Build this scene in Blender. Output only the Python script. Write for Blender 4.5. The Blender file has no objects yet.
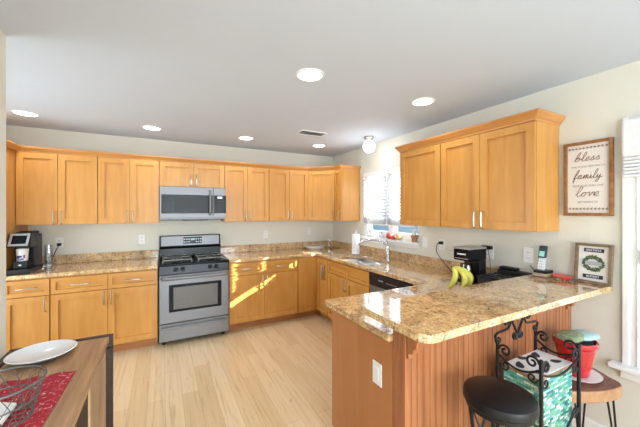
import bpy, bmesh, math, random
from mathutils import Vector, Matrix
random.seed(7)
S = bpy.context.scene
COL = S.collection
PI = math.pi

# ------------------------------------------------------------------ camera, world, sun, daylight, exposure
cam_d = bpy.data.cameras.new('camera'); cam = bpy.data.objects.new('camera', cam_d); COL.objects.link(cam)
cam.location = (-2.5814, -4.41, 1.5187)
cam.rotation_euler = (math.radians(90), 0, -0.4865)
cam_d.sensor_width = 36; cam_d.lens = 298.32 / 640 * 36
cam_d.shift_y = -2.74 / 640; cam_d.clip_start = 0.02
S.camera = cam

W = bpy.data.worlds.new('world'); S.world = W; W.use_nodes = True
wn = W.node_tree.nodes; wl = W.node_tree.links; wn.clear()
sky = wn.new('ShaderNodeTexSky'); sky.sky_type = 'HOSEK_WILKIE'
sky.sun_direction = Vector((0.777, -0.493, 0.392)).normalized(); sky.turbidity = 3.0; sky.ground_albedo = 0.6
wb = wn.new('ShaderNodeBackground'); wo = wn.new('ShaderNodeOutputWorld')
wb.inputs['Strength'].default_value = 7.0
wl.new(sky.outputs['Color'], wb.inputs['Color']); wl.new(wb.outputs[0], wo.inputs['Surface'])

def light(name, kind, loc, rot, energy, color=(1, 1, 1), **kw):
    d = bpy.data.lights.new(name, kind); d.energy = energy; d.color = color
    for k, v in kw.items(): setattr(d, k, v)
    o = bpy.data.objects.new(name, d); COL.objects.link(o); o.location = loc; o.rotation_euler = rot
    return o
sun = light('sun', 'SUN', (4, -4, 4), (0, 0, 0), 38.0, (1.0, 0.97, 0.94), angle=0.009)
sun.rotation_euler = Vector((-0.777, 0.493, -0.392)).to_track_quat('-Z', 'Y').to_euler()
# added daylight at unseen rear and side doors, plus daylight at the dining window
light('added_rear_daylight', 'AREA', (-1.4, -7.95, 1.25), (math.radians(90), 0, 0), 170, (0.80, 0.91, 1.0), shape='RECTANGLE', size=3.0, size_y=2.1)
light('added_side_daylight', 'AREA', (-4.60, -1.48, 1.12), (0, math.radians(-90), 0), 34, (0.80, 0.91, 1.0), shape='RECTANGLE', size=1.95, size_y=1.35)  # fill from the left, placed at the added side door
light('daylight_dining_window', 'AREA', (0.20, -4.25, 1.3), (0, math.radians(90), 0), 3, (0.80, 0.91, 1.0), shape='RECTANGLE', size=1.35, size_y=0.95)

S.view_settings.view_transform = 'Standard'; S.view_settings.look = 'None'
S.view_settings.gamma = 1.0; S.view_settings.use_curve_mapping = False
S.view_settings.exposure = 0.05
CAN = 3.0          # watts of each recessed can

# ------------------------------------------------------------------ materials
def srgb(r, g, b):
    f = lambda c: (c / 255 / 12.92) if c / 255 <= 0.04045 else ((c / 255 + 0.055) / 1.055) ** 2.4
    return (f(r), f(g), f(b), 1)
M = {}
def nm(name):
    m = bpy.data.materials.new(name); m.use_nodes = True
    n = m.node_tree.nodes; l = m.node_tree.links; n.clear()
    out = n.new('ShaderNodeOutputMaterial'); b = n.new('ShaderNodeBsdfPrincipled'); l.new(b.outputs[0], out.inputs['Surface'])
    M[name] = m
    return m, n, l, b
def ramp(n, stops):
    r = n.new('ShaderNodeValToRGB'); e = r.color_ramp.elements
    while len(e) < len(stops): e.new(0.5)
    for i, (p, c) in enumerate(stops): e[i].position = p; e[i].color = c
    return r
def coords(n, l, scale=(1, 1, 1), rot=(0, 0, 0)):
    t = n.new('ShaderNodeTexCoord'); mp = n.new('ShaderNodeMapping')
    mp.inputs['Scale'].default_value = scale; mp.inputs['Rotation'].default_value = rot
    l.new(t.outputs['Object'], mp.inputs['Vector']); return mp.outputs['Vector']
def noise(n, l, vec, scale, detail=3, rough=0.5, dist=0.0):
    x = n.new('ShaderNodeTexNoise'); x.inputs['Scale'].default_value = scale; x.inputs['Detail'].default_value = detail
    x.inputs['Roughness'].default_value = rough; x.inputs['Distortion'].default_value = dist
    l.new(vec, x.inputs['Vector']); return x
def bump(n, l, b, h, strength=0.1, dist=0.002):
    bp = n.new('ShaderNodeBump'); bp.inputs['Strength'].default_value = strength; bp.inputs['Distance'].default_value = dist
    l.new(h, bp.inputs['Height']); l.new(bp.outputs[0], b.inputs['Normal'])
def plain(name, c, rough=0.5, metal=0.0, var=0.04, scale=30, coat=0.0, bmp=0.0, spec=None):
    m, n, l, b = nm(name)
    v = noise(n, l, coords(n, l), scale)
    lo = tuple(x * (1 - var) for x in c[:3]) + (1,); hi = tuple(min(1, x * (1 + var)) for x in c[:3]) + (1,)
    r = ramp(n, [(0.3, lo), (0.7, hi)]); l.new(v.outputs['Fac'], r.inputs['Fac']); l.new(r.outputs['Color'], b.inputs['Base Color'])
    b.inputs['Roughness'].default_value = rough; b.inputs['Metallic'].default_value = metal
    b.inputs['Coat Weight'].default_value = coat
    if spec is not None: b.inputs['Specular IOR Level'].default_value = spec
    if bmp: bump(n, l, b, v.outputs['Fac'], bmp)
    return m
def wood(name, dark, light_, scale=(14, 14, 1.2), rough=0.38, mid=None, coat=0.15, blotch=True):
    m, n, l, b = nm(name)
    a = noise(n, l, coords(n, l, scale), 1.6, 5, 0.6, 0.6)
    st = [(0.28, dark), (0.72, light_)] if mid is None else [(0.25, dark), (0.5, mid), (0.75, light_)]
    r = ramp(n, st); l.new(a.outputs['Fac'], r.inputs['Fac'])
    col = r.outputs['Color']
    if blotch:
        c = noise(n, l, coords(n, l), 2.3, 2); mx = n.new('ShaderNodeMix'); mx.data_type = 'RGBA'; mx.blend_type = 'MULTIPLY'
        r2 = ramp(n, [(0.3, (0.86, 0.84, 0.80, 1)), (0.7, (1, 1, 1, 1))]); l.new(c.outputs['Fac'], r2.inputs['Fac'])
        mx.inputs['Factor'].default_value = 0.8
        l.new(col, mx.inputs['A']); l.new(r2.outputs['Color'], mx.inputs['B']); col = mx.outputs['Result']
    l.new(col, b.inputs['Base Color'])
    b.inputs['Roughness'].default_value = rough; b.inputs['Coat Weight'].default_value = coat; b.inputs['Coat Roughness'].default_value = 0.25
    bump(n, l, b, a.outputs['Fac'], 0.04, 0.001)
    return m
def emit(name, c, strength):
    m, n, l, b = nm(name)
    b.inputs['Base Color'].default_value = c; b.inputs['Emission Color'].default_value = c; b.inputs['Emission Strength'].default_value = strength
    return m

plain('wall_paint', srgb(222, 219, 207), 0.85, var=0.012, scale=3)
plain('ceiling_paint', srgb(204, 213, 226), 0.9, var=0.01, scale=3)
plain('white_trim', srgb(238, 238, 238), 0.4, var=0.01)
plain('white_plastic', srgb(240, 240, 236), 0.4, var=0.01)
plain('dark_slot', srgb(40, 40, 40), 0.6)
wood('maple', srgb(196, 134, 60), srgb(213, 156, 80), (9, 9, 0.8))
wood('maple_panel', srgb(192, 130, 56), srgb(209, 152, 76), (6, 6, 0.7))
wood('maple_rail', srgb(196, 134, 60), srgb(213, 156, 80), (0.9, 0.9, 9))
wood('maple_crown', srgb(190, 126, 60), srgb(214, 152, 86), (0.9, 0.9, 12))
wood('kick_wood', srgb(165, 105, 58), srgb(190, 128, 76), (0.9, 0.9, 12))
wood('panel_wood', srgb(174, 110, 60), srgb(188, 124, 72), (5, 5, 0.6), 0.45)
wood('bead_wood', srgb(146, 86, 50), srgb(190, 124, 80), (16, 16, 0.9), 0.45)
wood('frame_wood', srgb(128, 84, 48), srgb(168, 118, 72), (20, 20, 20), 0.6, coat=0)
wood('grey_frame_wood', srgb(104, 84, 66), srgb(146, 122, 98), (22, 22, 22), 0.7, coat=0)
wood('table_wood', srgb(142, 104, 72), srgb(206, 164, 120), (16, 1.0, 16), 0.4, mid=srgb(178, 136, 98))
wood('table_side_wood', srgb(150, 112, 80), srgb(196, 156, 116), (16, 16, 1.0), 0.45)
wood('walnut_top', srgb(84, 46, 34), srgb(146, 92, 70), (7, 16, 7), 0.35, mid=srgb(112, 66, 50))
wood('bark_edge', srgb(156, 110, 76), srgb(196, 150, 108), (10, 10, 10), 0.5)
plain('dark_frame', srgb(62, 44, 36), 0.5, var=0.25, scale=60, bmp=0.4)
plain('nickel', srgb(196, 192, 186), 0.28, 1.0, 0.02)
plain('chrome', srgb(205, 207, 210), 0.16, 1.0, 0.02)
plain('black_iron', srgb(24, 24, 26), 0.42, 0.3, 0.1)
plain('black_gloss', srgb(12, 13, 16), 0.24, 0.0, 0.05, spec=0.18)
plain('black_plastic', srgb(24, 25, 28), 0.38, 0.0, 0.06, spec=0.35)
plain('black_leather', srgb(20, 20, 23), 0.34, 0.0, 0.1, 80, bmp=0.06, spec=0.35)
plain('charcoal', srgb(34, 38, 46), 0.3, 0.0, 0.05, spec=0.3)
plain('silver_plastic', srgb(176, 176, 176), 0.32, 0.6, 0.03)
plain('grate_iron', srgb(110, 108, 104), 0.45, 0.5, 0.1)
plain('red_glaze', srgb(186, 26, 34), 0.15, 0, 0.1, 8, coat=0.6)
plain('red_enamel', srgb(206, 62, 48), 0.25, 0, 0.05, coat=0.3)
plain('white_ceramic', srgb(232, 234, 236), 0.15, 0, 0.01, coat=0.4)
plain('grey_ceramic', srgb(96, 96, 100), 0.35, 0, 0.03)
plain('paper_white', srgb(240, 240, 238), 0.9, 0, 0.02, 40, bmp=0.2)
plain('sign_white', srgb(226, 220, 214), 0.8, 0, 0.015, 20)
plain('sign_ink', srgb(126, 88, 68), 0.8, 0, 0.03)
plain('sign_grey_ink', srgb(170, 163, 156), 0.8, 0, 0.03)
plain('navy_plaque', srgb(38, 40, 52), 0.7, 0, 0.05)
plain('banner_grey', srgb(168, 170, 174), 0.7, 0, 0.05)
plain('letter_white', srgb(232, 232, 232), 0.7)
plain('leaf_green', srgb(84, 100, 66), 0.6, 0, 0.3, 60)
plain('banana_skin', srgb(206, 200, 92), 0.45, 0, 0.1, 12)
plain('banana_tip', srgb(120, 110, 50), 0.6)
plain('towel_blue', srgb(176, 206, 208), 0.9, 0, 0.08, 60, bmp=0.4)
plain('towel_green', srgb(138, 152, 118), 0.9, 0, 0.35, 45, bmp=0.4)
plain('dark_liner', srgb(38, 42, 50), 0.8)
plain('terracotta', srgb(170, 116, 92), 0.7, 0, 0.25, 40)
plain('fruit_red', srgb(196, 74, 66), 0.35, 0, 0.2, 14)
plain('fruit_yellow', srgb(222, 184, 106), 0.35, 0, 0.15, 14)
plain('cyan_plastic', srgb(74, 186, 210), 0.4, 0, 0.03)
plain('blue_print', srgb(58, 84, 160), 0.5)
plain('red_print', srgb(150, 44, 66), 0.5)
plain('phone_silver', srgb(206, 208, 214), 0.35, 0.2, 0.02)
plain('phone_blue', srgb(48, 62, 82), 0.35, 0.1, 0.03)
plain('base_tan', srgb(176, 152, 130), 0.5, 0, 0.03)
plain('shade_white', srgb(232, 233, 236), 0.8, 0, 0.02)
plain('ground_pale', srgb(186, 184, 176), 0.9, 0, 0.1, 3)
plain('siding_blue', srgb(196, 224, 240), 0.8, 0, 0.04, 4)
plain('blocker_white', srgb(236, 238, 240), 0.6, 0, 0.02)
plain('oven_rack_steel', srgb(112, 110, 107), 0.5, 0.6)
emit('lamp_white', (1.0, 0.99, 0.97, 1), 5.0)
emit('globe_white', (1.0, 0.99, 0.97, 1), 2.5)
emit('lcd_green', srgb(130, 190, 180), 0.5)
emit('lcd_white', srgb(220, 230, 235), 0.5)

def brushed(name, c, rough, scale):
    m, n, l, b = nm(name)
    a = noise(n, l, coords(n, l, scale), 3, 3)
    lo = tuple(x * 0.93 for x in c[:3]) + (1,)
    r = ramp(n, [(0.3, lo), (0.7, c)]); l.new(a.outputs['Fac'], r.inputs['Fac']); l.new(r.outputs['Color'], b.inputs['Base Color'])
    b.inputs['Metallic'].default_value = 0.85; b.inputs['Roughness'].default_value = rough
brushed('stainless', srgb(136, 136, 139), 0.46, (1.5, 1.5, 90))
brushed('sink_steel', srgb(205, 206, 208), 0.30, (20, 20, 20))

def granite(name='granite'):
    m, n, l, b = nm(name)
    v = coords(n, l)
    big = noise(n, l, v, 7, 4, 0.6, 1.2); med = noise(n, l, v, 62, 5, 0.7, 0.8)
    vo = n.new('ShaderNodeTexVoronoi'); vo.inputs['Scale'].default_value = 130; l.new(v, vo.inputs['Vector'])
    r1 = ramp(n, [(0.30, srgb(132, 100, 70)), (0.43, srgb(204, 168, 122)), (0.55, srgb(234, 204, 156)), (0.72, srgb(248, 232, 204))])
    l.new(med.outputs['Fac'], r1.inputs['Fac'])
    r2 = ramp(n, [(0.33, srgb(158, 130, 108)), (0.5, srgb(232, 218, 200)), (0.66, srgb(255, 248, 236))]); l.new(big.outputs['Fac'], r2.inputs['Fac'])
    mx = n.new('ShaderNodeMix'); mx.data_type = 'RGBA'; mx.blend_type = 'MULTIPLY'; mx.inputs['Factor'].default_value = 0.75
    l.new(r1.outputs['Color'], mx.inputs['A']); l.new(r2.outputs['Color'], mx.inputs['B'])
    sp = ramp(n, [(0.0, (0, 0, 0, 1)), (0.62, (0, 0, 0, 1)), (0.72, (1, 1, 1, 1))]); sep = n.new('ShaderNodeSeparateColor')
    l.new(vo.outputs['Color'], sep.inputs[0]); l.new(sep.outputs[0], sp.inputs['Fac'])
    mk = noise(n, l, v, 24, 3); mkr = ramp(n, [(0.48, (0, 0, 0, 1)), (0.6, (0.8, 0.8, 0.8, 1))]); l.new(mk.outputs['Fac'], mkr.inputs['Fac'])
    mul = n.new('ShaderNodeMath'); mul.operation = 'MULTIPLY'; l.new(sp.outputs['Color'], mul.inputs[0]); l.new(mkr.outputs['Color'], mul.inputs[1])
    spc = ramp(n, [(0.2, srgb(74, 58, 50)), (0.6, srgb(120, 112, 106)), (0.9, srgb(214, 204, 190))]); l.new(sep.outputs[1], spc.inputs['Fac'])
    m2 = n.new('ShaderNodeMix'); m2.data_type = 'RGBA'; l.new(mul.outputs[0], m2.inputs['Factor'])
    l.new(mx.outputs['Result'], m2.inputs['A']); l.new(spc.outputs['Color'], m2.inputs['B'])
    l.new(m2.outputs['Result'], b.inputs['Base Color'])
    b.inputs['Roughness'].default_value = 0.09; b.inputs['Coat Weight'].default_value = 0.7; b.inputs['Coat IOR'].default_value = 1.5; b.inputs['Coat Roughness'].default_value = 0.02
granite()

def floor_mat():
    m, n, l, b = nm('floor_boards')
    v = coords(n, l, (1, 1, 1), (0, 0, math.radians(90)))
    br = n.new('ShaderNodeTexBrick'); l.new(v, br.inputs['Vector'])
    br.inputs['Scale'].default_value = 1.0; br.inputs['Brick Width'].default_value = 1.15; br.inputs['Row Height'].default_value = 0.125
    br.inputs['Mortar Size'].default_value = 0.0009; br.inputs['Mortar Smooth'].default_value = 0.1; br.offset = 0.37; br.offset_frequency = 2
    br.inputs['Color1'].default_value = srgb(216, 188, 148); br.inputs['Color2'].default_value = srgb(230, 207, 172); br.inputs['Mortar'].default_value = srgb(176, 138, 96)
    g = noise(n, l, coords(n, l, (18, 0.9, 1)), 2.0, 5, 0.62, 0.8)
    gr = ramp(n, [(0.25, srgb(208, 186, 158)), (0.45, srgb(246, 240, 230)), (0.75, (1, 1, 1, 1))]); l.new(g.outputs['Fac'], gr.inputs['Fac'])
    mx = n.new('ShaderNodeMix'); mx.data_type = 'RGBA'; mx.blend_type = 'MULTIPLY'; mx.inputs['Factor'].default_value = 0.85
    l.new(br.outputs['Color'], mx.inputs['A']); l.new(gr.outputs['Color'], mx.inputs['B'])
    k = noise(n, l, coords(n, l, (14, 2.2, 1)), 2.6, 2, 0.5, 1.5); kr = ramp(n, [(0.70, (1, 1, 1, 1)), (0.78, srgb(176, 134, 92))]); l.new(k.outputs['Fac'], kr.inputs['Fac'])
    m2 = n.new('ShaderNodeMix'); m2.data_type = 'RGBA'; m2.blend_type = 'MULTIPLY'; m2.inputs['Factor'].default_value = 0.7
    l.new(mx.outputs['Result'], m2.inputs['A']); l.new(kr.outputs['Color'], m2.inputs['B'])
    l.new(m2.outputs['Result'], b.inputs['Base Color'])
    b.inputs['Roughness'].default_value = 0.3; b.inputs['Coat Weight'].default_value = 0.2; b.inputs['Coat Roughness'].default_value = 0.15
floor_mat()

def mosaic():
    m, n, l, b = nm('mosaic')
    t = n.new('ShaderNodeTexCoord'); sp = n.new('ShaderNodeSeparateXYZ'); l.new(t.outputs['Object'], sp.inputs[0])
    ad = n.new('ShaderNodeMath'); ad.operation = 'ADD'; l.new(sp.outputs['X'], ad.inputs[0]); l.new(sp.outputs['Y'], ad.inputs[1])
    cb = n.new('ShaderNodeCombineXYZ'); l.new(ad.outputs[0], cb.inputs['X']); l.new(sp.outputs['Z'], cb.inputs['Y'])
    br = n.new('ShaderNodeTexBrick'); l.new(cb.outputs[0], br.inputs['Vector']); br.inputs['Scale'].default_value = 1
    br.inputs['Brick Width'].default_value = 0.032; br.inputs['Row Height'].default_value = 0.0115; br.inputs['Mortar Size'].default_value = 0.0008
    br.inputs['Color1'].default_value = (0, 0, 0, 1); br.inputs['Color2'].default_value = (1, 1, 1, 1); br.inputs['Mortar'].default_value = (0.1, 0.1, 0.1, 1)
    r = ramp(n, [(0.0, srgb(30, 92, 92)), (0.18, srgb(58, 138, 126)), (0.36, srgb(126, 180, 140)), (0.54, srgb(76, 164, 170)), (0.72, srgb(158, 206, 196)), (0.86, srgb(206, 226, 190)), (1.0, srgb(240, 244, 238))])
    l.new(br.outputs['Color'], r.inputs['Fac']); l.new(r.outputs['Color'], b.inputs['Base Color']); b.inputs['Roughness'].default_value = 0.2
mosaic()

def red_floral():
    m, n, l, b = nm('red_floral')
    a = noise(n, l, coords(n, l), 34, 3, 0.6, 2.0)
    r = ramp(n, [(0.52, srgb(168, 30, 44)), (0.6, srgb(190, 72, 84)), (0.66, srgb(226, 190, 188))]); l.new(a.outputs['Fac'], r.inputs['Fac'])
    l.new(r.outputs['Color'], b.inputs['Base Color']); b.inputs['Roughness'].default_value = 0.9
red_floral()
def glass(name, tint=(1, 1, 1, 1), gl=0.08):
    m, n, l, b = nm(name); n.remove(b)
    t = n.new('ShaderNodeBsdfTransparent'); t.inputs[0].default_value = tint; g = n.new('ShaderNodeBsdfGlossy'); g.inputs['Roughness'].default_value = 0.02
    x = n.new('ShaderNodeMixShader'); x.inputs[0].default_value = gl
    out = [k for k in n if k.type == 'OUTPUT_MATERIAL'][0]
    l.new(t.outputs[0], x.inputs[1]); l.new(g.outputs[0], x.inputs[2]); l.new(x.outputs[0], out.inputs['Surface'])
glass('window_glass'); glass('clear_plastic', (0.93, 0.95, 0.97, 1), 0.22); glass('carafe_glass', (0.62, 0.55, 0.5, 1), 0.2)
def blind_mat():
    m, n, l, b = nm('blind_white')
    b.inputs['Base Color'].default_value = srgb(240, 241, 243); b.inputs['Roughness'].default_value = 0.5
    b.inputs['Subsurface Weight'].default_value = 0.0
    tr = n.new('ShaderNodeBsdfTranslucent'); tr.inputs[0].default_value = srgb(235, 238, 242); x = n.new('ShaderNodeMixShader'); x.inputs[0].default_value = 0.5
    out = [k for k in n if k.type == 'OUTPUT_MATERIAL'][0]
    l.new(b.outputs[0], x.inputs[1]); l.new(tr.outputs[0], x.inputs[2]); l.new(x.outputs[0], out.inputs['Surface'])
blind_mat()

# ------------------------------------------------------------------ mesh helpers
FRAME = {}
class B:
    def __init__(s): s.bm = bmesh.new()
    def box(s, x0, x1, y0, y1, z0, z1, F=None):
        vs = []
        for x in (x0, x1):
            for y in (y0, y1):
                for z in (z0, z1):
                    p = Vector((x, y, z)); vs.append(s.bm.verts.new(F(p) if F else p))
        for f in ((0, 1, 3, 2), (4, 6, 7, 5), (0, 4, 5, 1), (2, 3, 7, 6), (0, 2, 6, 4), (1, 5, 7, 3)):
            s.bm.faces.new([vs[i] for i in f])
        return s
    def hexa(s, pts):
        vs = [s.bm.verts.new(p) for p in pts]
        for f in ((0, 1, 2, 3), (7, 6, 5, 4), (0, 4, 5, 1), (1, 5, 6, 2), (2, 6, 7, 3), (3, 7, 4, 0)): s.bm.faces.new([vs[i] for i in f])
        return s
    def prism(s, poly, z0, z1, F=None):
        F = F or (lambda p: p)
        a = [s.bm.verts.new(F(Vector((x, y, z0)))) for x, y in poly]; b = [s.bm.verts.new(F(Vector((x, y, z1)))) for x, y in poly]
        n = len(poly); s.bm.faces.new(a[::-1]); s.bm.faces.new(b)
        for i in range(n): s.bm.faces.new((a[i], a[(i + 1) % n], b[(i + 1) % n], b[i]))
        return s
    def slab(s, outer, holes, z0, z1):
        loops = []
        edges = []
        for lp in [outer] + holes:
            vs = [s.bm.verts.new((x, y, z1)) for x, y in lp]; loops.append(vs)
            edges += [s.bm.edges.new((vs[i], vs[(i + 1) % len(vs)])) for i in range(len(vs))]
        r = bmesh.ops.triangle_fill(s.bm, use_beauty=True, use_dissolve=False, edges=edges, normal=(0, 0, 1))
        top = [f for f in r['geom'] if isinstance(f, bmesh.types.BMFace)]
        low = {v: s.bm.verts.new((v.co.x, v.co.y, z0)) for vs in loops for v in vs}
        for f in top: s.bm.faces.new([low[v] for v in reversed(f.verts)])
        for vs in loops:
            for i in range(len(vs)):
                a, b = vs[i], vs[(i + 1) % len(vs)]; s.bm.faces.new((a, b, low[b], low[a]))
        return s
    def tube(s, path, r, seg=8, closed=False, cap=True):
        P = [Vector(p) for p in path]; n = len(P); rings = []
        up = None
        for i in range(n):
            if closed: t = P[(i + 1) % n] - P[i - 1]
            else: t = P[min(i + 1, n - 1)] - P[max(i - 1, 0)]
            if t.length < 1e-9: t = Vector((0, 0, 1))
            t.normalize()
            if up is None:
                up = Vector((0, 0, 1)) if abs(t.z) < 0.9 else Vector((1, 0, 0))
            u = up - t * up.dot(t)
            if u.length < 1e-6: u = t.orthogonal()
            u.normalize(); w = t.cross(u); up = u
            rr = r[i] if isinstance(r, (list, tuple)) else r
            rings.append([s.bm.verts.new(P[i] + (u * math.cos(a) + w * math.sin(a)) * rr) for a in [2 * PI * k / seg for k in range(seg)]])
        for i in range(n if closed else n - 1):
            a, b = rings[i], rings[(i + 1) % n]
            for k in range(seg): s.bm.faces.new((a[k], a[(k + 1) % seg], b[(k + 1) % seg], b[k]))
        if cap and not closed: s.bm.faces.new(rings[0][::-1]); s.bm.faces.new(rings[-1])
        return s
    def cyl(s, p0, p1, r, seg=20, r1=None): return s.tube([p0, p1], [r, r if r1 is None else r1], seg)
    def lathe(s, prof, c, seg=28, sx=1, sy=1, rot=0):
        c = Vector(c); rings = []
        for r, z in prof:
            if r < 1e-6: rings.append([s.bm.verts.new(c + Vector((0, 0, z)))]); continue
            ring = []
            for k in range(seg):
                a = 2 * PI * k / seg; x, y = r * math.cos(a) * sx, r * math.sin(a) * sy
                ring.append(s.bm.verts.new(c + Vector((x * math.cos(rot) - y * math.sin(rot), x * math.sin(rot) + y * math.cos(rot), z))))
            rings.append(ring)
        for i in range(len(rings) - 1):
            a, b = rings[i], rings[i + 1]
            for k in range(seg):
                k2 = (k + 1) % seg
                if len(a) == 1 and len(b) == 1: continue
                if len(a) == 1: s.bm.faces.new((a[0], b[k2], b[k]))
                elif len(b) == 1: s.bm.faces.new((a[k], a[k2], b[0]))
                else: s.bm.faces.new((a[k], a[k2], b[k2], b[k]))
        if len(rings[0]) > 1: s.bm.faces.new(rings[0][::-1])
        if len(rings[-1]) > 1: s.bm.faces.new(rings[-1])
        return s
    def ball(s, c, r, sc=(1, 1, 1), seg=20):
        n = seg // 2
        prof = [(r * math.sin(PI * i / n) if 0 < i < n else 0, -r * math.cos(PI * i / n) * sc[2]) for i in range(n + 1)]
        return s.lathe(prof, c, seg, sc[0], sc[1])
    def sweep(s, path, prof):          # path of (x,y), profile of (outward offset, z); outward = right-hand side of travel
        n = len(path); rings = []
        for i in range(n):
            ds = []
            if i > 0: d = Vector(path[i]) - Vector(path[i - 1]); ds.append(d.normalized())
            if i < n - 1: d = Vector(path[i + 1]) - Vector(path[i]); ds.append(d.normalized())
            ns = [Vector((d.y, -d.x)) for d in ds]
            m = ns[0] if len(ns) == 1 else (ns[0] + ns[1]).normalized()
            k = 1 / max(0.2, m.dot(ns[0]))
            rings.append([s.bm.verts.new((path[i][0] + m.x * o * k, path[i][1] + m.y * o * k, z)) for o, z in prof])
        m = len(prof)
        for i in range(n - 1):
            for j in range(m): s.bm.faces.new((rings[i][j], rings[i][(j + 1) % m], rings[i + 1][(j + 1) % m], rings[i + 1][j]))
        s.bm.faces.new(rings[0]); s.bm.faces.new(rings[-1][::-1])
        return s
    def build(s, name, mat, parent=None, smooth=False, bevel=0.0, local=False, segs=2):
        bmesh.ops.recalc_face_normals(s.bm, faces=s.bm.faces)
        if parent is not None:
            fr = FRAME[parent]
            if not local: bmesh.ops.transform(s.bm, matrix=fr.inverted(), verts=s.bm.verts)
        else:
            xs = [v.co.x for v in s.bm.verts]; ys = [v.co.y for v in s.bm.verts]; zs = [v.co.z for v in s.bm.verts]
            o0 = Vector(((min(xs) + max(xs)) / 2, (min(ys) + max(ys)) / 2, min(zs)))
            fr = Matrix.Translation(o0); bmesh.ops.translate(s.bm, verts=s.bm.verts, vec=-o0)
        me = bpy.data.meshes.new(name); s.bm.to_mesh(me); s.bm.free()
        if smooth:
            for p in me.polygons: p.use_smooth = True
        me.materials.append(M[mat])
        o = bpy.data.objects.new(name, me); COL.objects.link(o)
        if parent is not None: o.parent = parent
        else: o.location = fr.translation
        if smooth:
            es = o.modifiers.new('edge', 'EDGE_SPLIT'); es.split_angle = math.radians(38)
        if bevel:
            bv = o.modifiers.new('bevel', 'BEVEL'); bv.width = bevel; bv.segments = segs; bv.limit_method = 'ANGLE'; bv.angle_limit = math.radians(40)
        FRAME[o] = fr
        return o
def tag(o, label=None, cat=None, group=None, kind=None):
    if label: o['label'] = label
    if cat: o['category'] = cat
    if group: o['group'] = group
    if kind: o['kind'] = kind
    return o
def thing(name, label, cat, loc=(0, 0, 0), rz=0.0, group=None):
    o = bpy.data.objects.new(name, None); COL.objects.link(o); o.location = loc; o.rotation_euler = (0, 0, rz); o.empty_display_size = 0.05
    FRAME[o] = Matrix.Translation(loc) @ Matrix.Rotation(rz, 4, 'Z')
    return tag(o, label, cat, group)
def dup(root, loc, label, group=None):
    r = root.copy(); COL.objects.link(r); r.location = loc; r['label'] = label
    if group: r['group'] = group
    for ch in list(root.children):
        c = ch.copy(); COL.objects.link(c); c.parent = r
        for g in list(ch.children):
            d = g.copy(); COL.objects.link(d); d.parent = c
    return r
def struct(o): o['kind'] = 'structure'; return o
def rrect(x0, x1, y0, y1, r, n=6):
    pts = []
    for cx, cy, a0 in ((x1 - r, y1 - r, 0), (x0 + r, y1 - r, 90), (x0 + r, y0 + r, 180), (x1 - r, y0 + r, 270)):
        for i in range(n + 1):
            a = math.radians(a0 + 90 * i / n); pts.append((cx + r * math.cos(a), cy + r * math.sin(a)))
    return pts
def catmull(P, n=6, closed=False):
    P = [Vector(p) for p in P]; out = []
    m = len(P)
    for i in range(m if closed else m - 1):
        if closed: p0, p1, p2, p3 = P[i - 1], P[i], P[(i + 1) % m], P[(i + 2) % m]
        else: p0, p1, p2, p3 = P[max(i - 1, 0)], P[i], P[i + 1], P[min(i + 2, m - 1)]
        for k in range(n):
            t = k / n
            out.append(0.5 * ((2 * p1) + (p2 - p0) * t + (2 * p0 - 5 * p1 + 4 * p2 - p3) * t * t + (3 * p1 - p0 - 3 * p2 + p3) * t ** 3))
    if not closed: out.append(P[-1])
    return out
def text(name, body, size, mat, parent, mtx, depth=0.0008, sx=1.0):
    c = bpy.data.curves.new(name, 'FONT'); c.body = body; c.size = size; c.align_x = 'CENTER'; c.align_y = 'CENTER'; c.extrude = depth
    o = bpy.data.objects.new(name + '_t', c); COL.objects.link(o)
    dg = bpy.context.evaluated_depsgraph_get(); dg.update()
    me = bpy.data.meshes.new_from_object(o.evaluated_get(dg)); me.name = name
    bpy.data.objects.remove(o); bpy.data.curves.remove(c)
    me.transform(FRAME[parent].inverted() @ mtx @ Matrix.Diagonal((sx, 1, 1, 1)))
    me.materials.clear(); me.materials.append(M[mat])
    t = bpy.data.objects.new(name, me); COL.objects.link(t); t.parent = parent; FRAME[t] = FRAME[parent]
    return t

# ------------------------------------------------------------------ room shell
XL, YB, H = -4.62, -8.0, 2.44
b = B(); b.box(XL - .12, .12, YB - .12, .12, -.1, 0); struct(b.build('floor', 'floor_boards'))
b = B(); b.box(XL - .12, .12, YB - .12, .12, H, H + .1); struct(b.build('ceiling', 'ceiling_paint'))
b = B(); b.box(XL, 0, 0, .12, 0, H); struct(b.build('wall_back', 'wall_paint'))
SY0, SY1, SZ0, SZ1 = -1.93, -0.885, 1.15, 2.06          # sink window opening
DY0, DY1, DZ0, DZ1 = -4.81, -3.735, 0.56, 2.04           # dining window opening
b = B()
b.box(0, .12, SY1, .12, 0, H).box(0, .12, SY0, SY1, 0, SZ0).box(0, .12, SY0, SY1, SZ1, H)
b.box(0, .12, DY1, SY0, 0, H).box(0, .12, DY0, DY1, 0, DZ0).box(0, .12, DY0, DY1, DZ1, H).box(0, .12, YB, DY0, 0, H)
struct(b.build('wall_right', 'wall_paint'))
b = B(); b.box(-3.43, -3.309, YB, -2.246, 0, H).box(XL, -3.43, -2.366, -2.246, 0, H); struct(b.build('wall_left', 'wall_paint'))
b = B(); b.box(XL - .12, XL, -.78, .12, 0, H).box(XL - .12, XL, -2.366, -2.18, 0, H).box(XL - .12, XL, -2.18, -.78, 2.12, H); struct(b.build('wall_pantry', 'wall_paint'))
d2 = thing('door_2', 'added white glazed door beside the pantry, for side light', 'door', (XL - .06, -1.48, 0)); d2['kind'] = 'structure'  # unseen door, added to bring light into the kitchen from the side
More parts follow.
